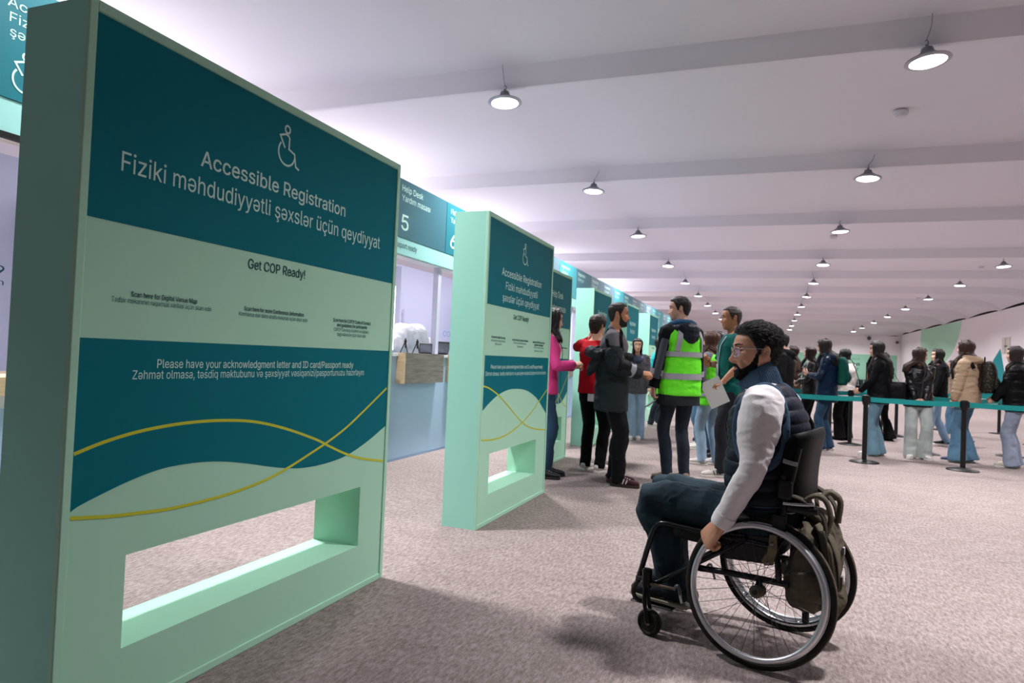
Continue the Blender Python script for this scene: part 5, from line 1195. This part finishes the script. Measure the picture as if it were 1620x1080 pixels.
for s_ in (1, -1):
    arm_ = obj('caster', MB().lathe([(.019, .205), (.022, .215), (.022, .27), (.024, .276), (.020, .288), (.008, .292)], 20, (.488, s_*.222, 0)), BLACKM, chair)
    obj('caster_arm', MB().tube([(.545, s_*.196, .232), (.50, s_*.215, .236), (.455, s_*.212, .226)], .012, 10, None, 3), BLACKM, arm_)
    obj('side_bar', MB().tube([(.510, s_*.232, .226), (.36, s_*.205, .222)], .0075, 10), mat('worn_bronze_bar', '7d705d', .4, metal=.7), arm_)
    obj('fork', MB().tube([(.488, s_*.210, .21), (.484, s_*.206, .15), (.465, s_*.206, .058)], [(.010, .006)]*3, 10, (1, 0, 0), 4).tube([(.488, s_*.236, .21), (.484, s_*.250, .15), (.465, s_*.252, .058)], [(.010, .006)]*3, 10, (1, 0, 0), 4), BLACKM, arm_)
    Mw = Matrix.Translation((.465, s_*.229, .058)) @ Matrix.Rotation(rad(-10*s_), 4, 'Z') @ Matrix.Rotation(rad(90), 4, 'X')
    obj('caster_wheel', MB().lathe([(.012, -.016), (.040, -.014), (.046, -.019), (.054, -.016), (.058, -.006), (.058, .006), (.054, .016), (.046, .019), (.040, .014), (.012, .016)], 28, M=Mw), TYRE, arm_)
    obj('caster_hub', MB().lathe([(.010, -.021), (.013, -.018), (.013, .018), (.010, .021)], 14, M=Mw), GREYM, arm_)
    # brake
    br = obj('brake', MB().tube([(.365, s_*.21, .222), (.345, s_*.215, .243), (.33, s_*.215, .20)], [(.008, .005)]*3, 8, None, 3), GREYM, chair)
    obj('brake_tip', MB().tube([(.333, s_*.216, .205), (.322, s_*.218, .172)], .006, 8), mat('white_tip', 'c9c5bc', .4), br)
    # olive side plate, back posts, clamps, push handles
    g = obj('side_plate', MB().poly([(-.062, s_*.200, .535), (-.035, s_*.200, .535), (-.028, s_*.200, .46), (-.005, s_*.200, .425), (-.018, s_*.200, .405), (-.05, s_*.200, .412), (-.066, s_*.200, .47)], (0, s_*.006, 0)), mat('olive_worn_plate', '6b6148', .6, var=.3, vscale=40), chair)
    for q in ((-.045, .50), (-.03, .418)): obj('bolt', MB().lathe([(.008, 0), (.008, .004), (.004, .006)], 12, M=Matrix.Translation((q[0], s_*.2065, q[1])) @ Matrix.Rotation(rad(-90*s_), 4, 'X')), GREYM, g)
    obj('clothing_guard', MB().poly([(-.05, s_*.186, .41), (.145, s_*.186, .398), (.22, s_*.186, .50), (-.05, s_*.186, .52)], (0, s_*.004, 0)), BLACK, chair)
    obj('back_post', MB().tube([(-.05, s_*.192, .49), (-.075, s_*.194, .60), (-.10, s_*.195, .72), (-.135, s_*.195, .90)], .0125, 12, None, 3), BLACKM, chair)
    cl = obj('back_clamp', MB().box((-.118, s_*.205-.018, .690), (-.062, s_*.205+.018, .765)), BLACK, chair); bevel(cl, .008)
    obj('knob', MB().lathe([(.010, 0), (.012, .004), (.012, .016), (.008, .02)], 14, M=Matrix.Translation((-.082, s_*.205, .765))), BLACK, cl)
    obj('lever', MB().tube([(-.085, s_*.205, .672), (-.14, s_*.205, .675), (-.20, s_*.20, .682)], .0085, 10, None, 3), STEEL, cl)
    obj('hand_grip', MB().tube([(-.10, s_*.195, .655), (-.16, s_*.195, .652), (-.215, s_*.195, .658)], .015, 12, None, 3), BLACK, chair)
    obj('latch_block', MB().box((-.095, s_*.2-.02, .555), (-.045, s_*.2+.012, .62)), BLACK, chair)
ct = obj('seat_cushion', MB().tube([(-.07, 0, .468), (-.03, 0, .468), (.15, 0, .468), (.36, 0, .470), (.40, 0, .470)], [(.165, .025), (.182, .042), (.184, .044), (.182, .040), (.165, .022)], 32, (0, 1, 0), 3, sup=4.5), mat('black_cushion', '0a0a0c', .6, bump=.2, bscale=80), chair, angle=180)
def backrest():
    mb = MB(); v = []; rows = np.linspace(0, 1, 12); cols = np.linspace(-1, 1, 25); th = .040
    for side in (0, 1):
        for t in rows:
            z = .655+.315*t; x0 = -.115-.034*t+.012*math.sin(t*math.pi)
            for u in cols:
                y = .205*math.sin(u*1.2)/math.sin(1.2); wing = .060*abs(u)**3.2
                rnd = 1-.9*max(0, (t-.88)/.12)**2*.9; rb = 1-.9*max(0, (.1-t)/.1)**2
                thick = th*rnd*rb*(1-.35*abs(u)**6)
                zz = z-.018*abs(u)**4*(t > .85)
                v.append((x0+wing+(thick*.5 if side == 0 else -thick*.5)-.02, y*(1 if side == 0 else 1.03), zz))
    n, m = len(cols), len(rows); N = n*m; f = []
    for i in range(m-1):
        for j in range(n-1):
            a = i*n+j; f += [(a, a+1, a+n+1, a+n), (N+a, N+a+n, N+a+n+1, N+a+1)]
    for j in range(n-1): f += [(j+1, j, N+j, N+j+1), ((m-1)*n+j, (m-1)*n+j+1, N+(m-1)*n+j+1, N+(m-1)*n+j)]
    for i in range(m-1): f += [(i*n, (i+1)*n, N+(i+1)*n, N+i*n), ((i+1)*n+n-1, i*n+n-1, N+i*n+n-1, N+(i+1)*n+n-1)]
    mb.add(v, f); return mb
bk = obj('backrest', backrest(), mat('black_leather_back', '060607', .55, bump=.12, bscale=60, spec=.15), chair, angle=180)
obj('tension_strap', MB().tube([(-.08, .215, .845), (-.105, .218, .84), (-.135, .216, .835)], [(.009, .003)]*3, 8, (0, 0, 1), 3), mat('grey_strap', '8d8d92', .5), bk)
obj('anti_tip_tube', MB().tube([(-.10, .12, .34), (-.16, .12, .28), (-.165, .12, .215)], .009, 10, None, 3).tube([(-.165, .12, .225), (-.166, .12, .185)], .014, 12), BLACKM, chair)
# khaki rucksack hung on the back of the chair
KH = CLOTH('khaki_canvas', '5f584b', bump=.4, bscale=60, var=.2, vscale=12); KD = CLOTH('dark_khaki_canvas', '433e35', bump=.4, bscale=60)
hB = chair.rotation_euler[2]
bag = empty('rucksack', Vector((CX, CY, .22))+Matrix.Rotation(hB, 3, 'Z') @ Vector((-.19, .02, 0)), hB); tag(bag, 'khaki rucksack hanging from the back of the wheelchair', 'rucksack')
mb = MB().tube([(.04, 0, .01), (.04, 0, .04), (.03, 0, .13), (.025, .01, .22), (.03, .0, .30), (.05, .0, .36)], [(.11, .05), (.145, .075), (.15, .085), (.14, .072), (.11, .05), (.05, .02)], 26, (0, 1, 0), 4, sup=2.6)
mb.tube([(-.06, .05, .02), (-.075, .05, .07), (-.06, .05, .14), (-.03, .05, .18)], [(.05, .025), (.065, .035), (.06, .032), (.04, .02)], 16, (0, 1, 0), 3, sup=2.6)
mb.tube([(.03, .13, .03), (.02, .15, .09), (.02, .145, .17)], [(.05, .03), (.06, .035), (.05, .025)], 14, (1, 0, 0), 3)
mb.tube([(.05, -.02, .40), (-.02, -.03, .36), (-.05, -.03, .26), (-.055, -.04, .14)], [(.05, .02), (.075, .03), (.08, .03), (.06, .02)], 16, (0, 1, 0), 4)
obj('bag_body', folds(remesh(mb, .007, 2), .016, (11, 11, 6), 8, .85), KH, bag, angle=180)
for y_ in (.13, -.13):
    obj('shoulder_strap', MB().tube([(.03, y_*.7, .41), (.05, y_, .47), (.09, y_*1.25, .485), (.03, y_*1.3, .47), (-.035, y_*1.0, .41), (-.045, y_*.9, .30), (-.05, y_*1.0, .18)], [(.026, .007)]*7, 10, (0, 1, 0), 5), KD, bag, angle=180)
obj('carry_loop', MB().tube([(.03, .16, .47), (-.01, .15, .495), (-.04, .11, .47), (-.055, .08, .40), (-.04, .06, .34)], [(.022, .010)]*5, 10, (0, 1, 0), 5).tube([(.0, .0, .46), (-.03, -.03, .485), (-.065, -.06, .45), (-.06, -.05, .36)], [(.024, .012)]*4, 10, (0, 1, 0), 5), KH, bag, angle=180)
obj('flap', folds(MB().tube([(.0, .04, .36), (-.045, .05, .30), (-.07, .06, .21), (-.08, .065, .13)], [(.05, .014), (.075, .018), (.07, .016), (.05, .010)], 18, (0, 1, 0), 5, sup=2.6).mesh('m', 180), .006, (12, 12, 9), 4, .8), KH, bag, angle=180)
obj('buckle', MB().box((-.105, .05, .14), (-.095, .075, .17)).box((-.095, -.03, .24), (-.085, -.005, .27)), GREYM, bag)
obj('webbing', MB().tube([(-.035, .16, .36), (-.06, .165, .22), (-.05, .165, .10)], [(.014, .003)]*3, 8, (1, 0, 0), 4).tube([(-.05, .10, .33), (-.085, .10, .24), (-.095, .09, .13)], [(.012, .003)]*3, 8, (0, 1, 0), 4), KD, bag, angle=180)

# ------------------------------------------------------------------ the man in the wheelchair
Y_ = A(0, 1, 0)
J = dict(sex='m', sit=True, hipax=Y_, shax=nrm(A(-.06, 1, 0)), pelvis=A(.015, 0, .585), chest=A(.035, 0, .935), neck=A(.075, 0, 1.135),
    hipL=A(.03, .09, .565), hipR=A(.03, -.09, .565), kneeL=A(.520, .115, .583), kneeR=A(.560, -.115, .590), ankL=A(.405, .10, .205), ankR=A(.475, -.10, .200), yawL=3, yawR=-3,
    shL=A(.022, .178, 1.050), elL=A(.030, .248, .800), wrL=A(.152, .262, .553), shR=A(.035, -.178, 1.050), elR=A(.05, -.255, .80), wrR=A(.17, -.262, .56),
    hdL=nrm(A(.62, -.18, -.76)), pnL=nrm(A(-.45, -.80, -.30)), cuL=.88, thL=1.0, hs=1.2, hdR=nrm(A(.62, .18, -.76)), pnR=nrm(A(-.45, .80, -.30)), cuR=1.18, thR=1.0, head=A(.101, 0, 1.280), hrot=(34, 0, 0), gaze=6)
hero, V, F, M, k = build_body('person', J, 1.0, 'mid', .0024, 1.05, nose=1.18)
hm = hairmat('0e0d0e')
add_shell(hero, 'eyebrows', V, F, brow_mask(V, k), .0035, M, 1, hm, 3, .0015, 220)
add_shell(hero, 'beard', V, F, beard_mask(V, k), .0045, M, 1, mat('hair_beard', '0c0a0a', .6, bump=.8, bscale=300, spec=.2), 5, .0030, 150)
m_ = hair_mask(V, k, .0, .0); top_ = smst(.02, .10, V[:, 2]/k); fs = smst(-.02, .06, V[:, 0])
mb = shell(V, F, m_*(.32+.60*top_+.15*top_*fs), .0165, 2, .003, 60)
rng = random.Random(7); GN = grid_normals(V); cand = [i for i in range(len(V)) if m_[i] > .75]
for q in range(3800):
    i = rng.choice(cand); p = V[i]; n_ = GN[i]; t = top_[i]; back = A(-.7, rng.uniform(-.45, .45), -.45+.45*t); back = nrm(back-n_*(back@n_)); L_ = rng.uniform(.012, .022)*(.5+.8*t); b = p+n_*(.004+.011*t)
    mb.tube([b-back*.004, b+n_*.0025+back*L_*.5, b+n_*rng.uniform(-.001, .004)*(1+t)+back*L_], [.0017, .0014, .0004], 5, None, 2)
obj('hair', mb.xf(M), hm, hero, angle=180)
# glasses
GF = mat('pale_glasses_frame', 'b8a79c', .25, metal=.5); GL = mat('tinted_lens', 'a99bc4', .04, alpha=.22, spec=.9)
gl = None; mb = MB()
for sg in (1, -1):
    mb.tube([(.099, sg*.010, .006), (.1015, sg*.004, .010), (.102, 0, .011)], .0016, 8, None, 3)
    mb.tube([(.0865, sg*.060, .016), (.080, sg*.071, .019), (.05, sg*.0755, .021), (.0, sg*.078, .019), (-.018, sg*.079, .010), (-.026, sg*.078, -.006)], [(.0028, .0018)]*6, 8, (0, 0, 1), 5)
    mb.tube([(.099-.012*(abs(math.cos(t)*.025+.034)/.06)**2+.0, sg*(.0345+.0255*math.copysign(abs(math.cos(t))**.75, math.cos(t))), .002+.0205*math.copysign(abs(math.sin(t))**.75, math.sin(t))) for t in np.linspace(0, 2*math.pi, 33)[:-1]], .0017, 8, (1, 0, 0), closed=True)
gl = obj('glasses', mb.xf(M @ Matrix.Scale(k, 4)), GF, hero, angle=180)
for sg in (1, -1):
    pts = [(.0985-.012*(abs(math.cos(t)*.025+.034)/.06)**2, sg*(.0345+.0255*math.copysign(abs(math.cos(t))**.75, math.cos(t))), .002+.0205*math.copysign(abs(math.sin(t))**.75, math.sin(t))) for t in np.linspace(0, 2*math.pi, 33)[:-1]]
    obj('lens', MB().poly(pts if sg > 0 else pts[::-1], (-.0012, 0, 0)).xf(M @ Matrix.Scale(k, 4)), GL, gl)
# clothes
WSH = CLOTH('white_fleece', 'eae6e8', bump=.12, bscale=120, rough=.9)
def sleeves(mb):
    for n in 'LR': arm(mb, J, n, 0, 1, None, (.088, .080, .054, .050, .040), 20, 5)
sw = obj('sweater', top_mesh(J, 1, .05, 1.0, .012, None, straight=.5, voxel=.006, amp=.009, fr=(8, 8, 10), seed=61, extra=sleeves, ridge=.75), WSH, hero, angle=180)
for n in 'LR': obj('cuff', MB().tube([J['wr'+n]-nrm(J['wr'+n]-J['el'+n])*t for t in (.05, .035, .012, -.004)], [.0475, .0465, .0445, .0405], 22, None, 3), WSH, sw, angle=180)
NAVY = mat('navy_quilted_nylon', '0d1626', .5, bump=.25, bscale=50, spec=.18); KNIT = mat('blue_grey_knit', '3d566e', .9, bump=.4, bscale=150)
P, R, ref = torso_pts(J, .06, .985, .038, .55, 130); us = np.linspace(.06, .985, 130)
q = np.abs(np.sin(math.pi*us*.575/.056)); belly = np.exp(-((us-.30)/.18)**2)
mb = MB().tube(P+np.stack([.016*belly, 0*us, 0*us], 1), R+(.010*np.sqrt(q)-.002)[:, None]+np.stack([.004*belly, .020*belly], 1), 72, ref, sup=2.2)
vme = mb.mesh('vest', 180); folds(vme, .0045, (14, 14, 9), 17, .6)
vest = obj('quilted_vest', vme, NAVY, hero, angle=180)
obj('hem_band', MB().tube((P+np.stack([.016*belly, 0*us, 0*us], 1))[:6], R[:6]+.004, 60, ref[:6], sup=2.2), KNIT, vest, angle=180)
# knitted collar and armhole bands
def ribbed(P, R, n, ref, amp, sub=4, closed=False, sup=2.0):
    mb = MB().tube(P, R, n, ref, sub, closed=closed, sup=sup, cap=not closed); return mb
nk = J['neck']; cp = np.array([nk+A(-.012, 0, -.060), nk+A(-.004, 0, -.015), nk+A(.012, 0, .035), nk+A(.022, 0, .068), nk+A(.023, 0, .070), nk+A(.012, 0, .03)])
cr = np.array([(.112, .102), (.088, .085), (.077, .078), (.075, .079), (.069, .073), (.064, .067)])
n = 140; mb = MB().tube(cp, cr, n, J['shax'], 5); v = mb.v[0]; kk = (len(v)-2)//n
for i in range(kk):
    c = v[i*n:(i+1)*n].mean(0); v[i*n:(i+1)*n] += (v[i*n:(i+1)*n]-c)*(.014*np.where(np.arange(n) % 2, 1, -1))[:, None]
# the collar stands higher behind the neck than at the throat
rel = v[:, 0]-nk[0]; v[:, 2] += np.clip(-rel, -.1, .1)*.42*np.clip((v[:, 2]-nk[2]+.06)/.1, 0, 1)
obj('knit_collar', mb, KNIT, vest, angle=60)
for sg, nme in ((1, 'L'), (-1, 'R')):
    pts = []
    for t in np.linspace(0, 2*math.pi, 49)[:-1]:
        x = .022+.098*math.cos(t)*(1-.12*math.sin(t)); z = .968+.172*math.sin(t); u = (z-.585)/.55
        w_ = np.interp(u, [q[0] for q in TOR['m']], [q[2] for q in TOR['m']])+.046; d_ = np.interp(u, [q[0] for q in TOR['m']], [q[1] for q in TOR['m']])+.046; xc = np.interp(z, [.585, .935, 1.135], [.015, .035, .075])
        y = w_*max(.05, 1-min(.98, abs(x-xc)/d_)**2.2)**(1/2.2)+.004
        pts.append(A(x, sg*y, z))
    n = 36; mb = MB().tube(pts, [(.010, .017)]*48, n, (0, sg, 0), 4, closed=True)
    v = mb.v[0]; kk = len(v)//n
    for i in range(kk):
        cc = v[i*n:(i+1)*n].mean(0); v[i*n:(i+1)*n] = cc+(v[i*n:(i+1)*n]-cc)*(1+.045*(1 if i % 2 else -1))
    obj('armhole_band', mb, KNIT, vest, angle=60)
mb = MB(); strap(mb, J, [(.93, 270), (.6, 270), (.1, 270)], .016, .056, 1, .55, .004); obj('zip', mb, BLACKM, vest)
HJ = DENIM('petrol_denim', '0d2935')
obj('trousers', trouser_mesh(J, 1, (.102, .104, .092, .079, .080, .070, .066), .02, .007, .012, 65, .22, .014, (9, 9, 8), back=.016), HJ, hero, angle=180)
for i, n in enumerate('LR'): shoe(hero, J, n, 1, mat('navy_suede_shoe', '141d29', .75, bump=.3, bscale=120), mat('cream_sole', 'a39c8b', .7), pitch=-3, hi=.095, stripes=None, st_=.017)
place(hero, CX, CY, CH, 'bearded man with glasses, navy quilted vest and white sleeves, seated in the wheelchair')

# ------------------------------------------------------------------ belt barrier posts
BELT = mat('teal_belt', '0b8886', .55, bump=.1, bscale=200)
def stanchion(x, y, nxt, label):
    t = empty('barrier_post', (x, y, 0)); tag(t, label, 'barrier post', 'belt barrier posts')
    obj('base', MB().lathe([(.185, 0), (.187, .006), (.180, .014), (.09, .030), (.042, .040)], 36), BLACK, t)
    obj('pole', MB().lathe([(.031, .03), (.031, .80)], 22), BLACK, t)
    obj('belt_head', MB().lathe([(.036, .775), (.042, .785), (.044, .81), (.044, .885), (.040, .902), (.02, .908)], 24), BLACK, t)
    cs = MB()
    for a in (0, 90, 180, 270): cs.box((.036, -.020, .815), (.052, .020, .890), 0, Matrix.Rotation(rad(a), 4, 'Z'))
    obj('belt_slots', cs, BLACK, t)
    if nxt:
        d = Vector((nxt[0]-x, nxt[1]-y, 0)); L = d.length; a = math.atan2(d.y, d.x)
        pts = [(u*L, 0, .852-.012*math.sin(math.pi*u)) for u in np.linspace(.03/L, 1-.04/L, 13)]
        b = MB().tube([(p[0]*math.cos(a), p[0]*math.sin(a), p[2]) for p in pts], [(.033, .0012)]*13, 4, (0, 0, 1), sup=40)
        bm = MB(); v = []; f = []
        for p in pts:
            for dz in (-.033, .033): v.append((p[0]*math.cos(a), p[0]*math.sin(a), p[2]+dz))
        for i in range(12): f.append((2*i, 2*i+2, 2*i+3, 2*i+1))
        o = obj('belt', MB().add(v, f), BELT, t); o.data.polygons.foreach_set('use_smooth', [False]*12); q = o.modifiers.new('solid', 'SOLIDIFY'); q.thickness = .003; q.offset = 0
    return t
POS = {1: 'front', 2: 'second', 3: 'third', 4: 'fourth'}
ROWS = [(1, [(.09, 10.38), (1.23, 10.36), (2.374, 10.38), (3.52, 10.40), (4.66, 10.42)], ['hidden behind the man in the wheelchair', 'in front of the long haired woman in black', 'in front of the woman in the beige coat', 'just outside the right edge', 'far outside the right edge']),
        (2, [(.15, 12.9), (1.281, 12.675), (2.283, 12.11), (3.529, 12.73), (4.7, 12.8)], ['behind the wheelchair user', 'beside the white topped woman with the bun', 'beside the leather jacket woman', 'beside the grey blue jeans', 'beyond the right edge']),
        (3, [(1.15, 15.0), (2.317, 15.03), (3.45, 15.1), (4.6, 15.2)], ['behind the bun haired woman', 'behind the black flared trousers', 'behind the woman with striped trainers', 'beyond the right edge']),
        (4, [(1.3, 17.5), (2.42, 17.5), (3.549, 17.6), (4.7, 17.7)], ['far left', 'second from the left', 'between the leather jacket and the beige coat', 'at the far right'])]
for r, ps, lb in ROWS:
    for i, p in enumerate(ps):
        if (r, i) == (1, 4): continue
        stanchion(p[0], p[1], ps[i+1] if i+1 < len(ps) else None, 'black belt post of the %s row, %s' % (POS[r], lb[i]))
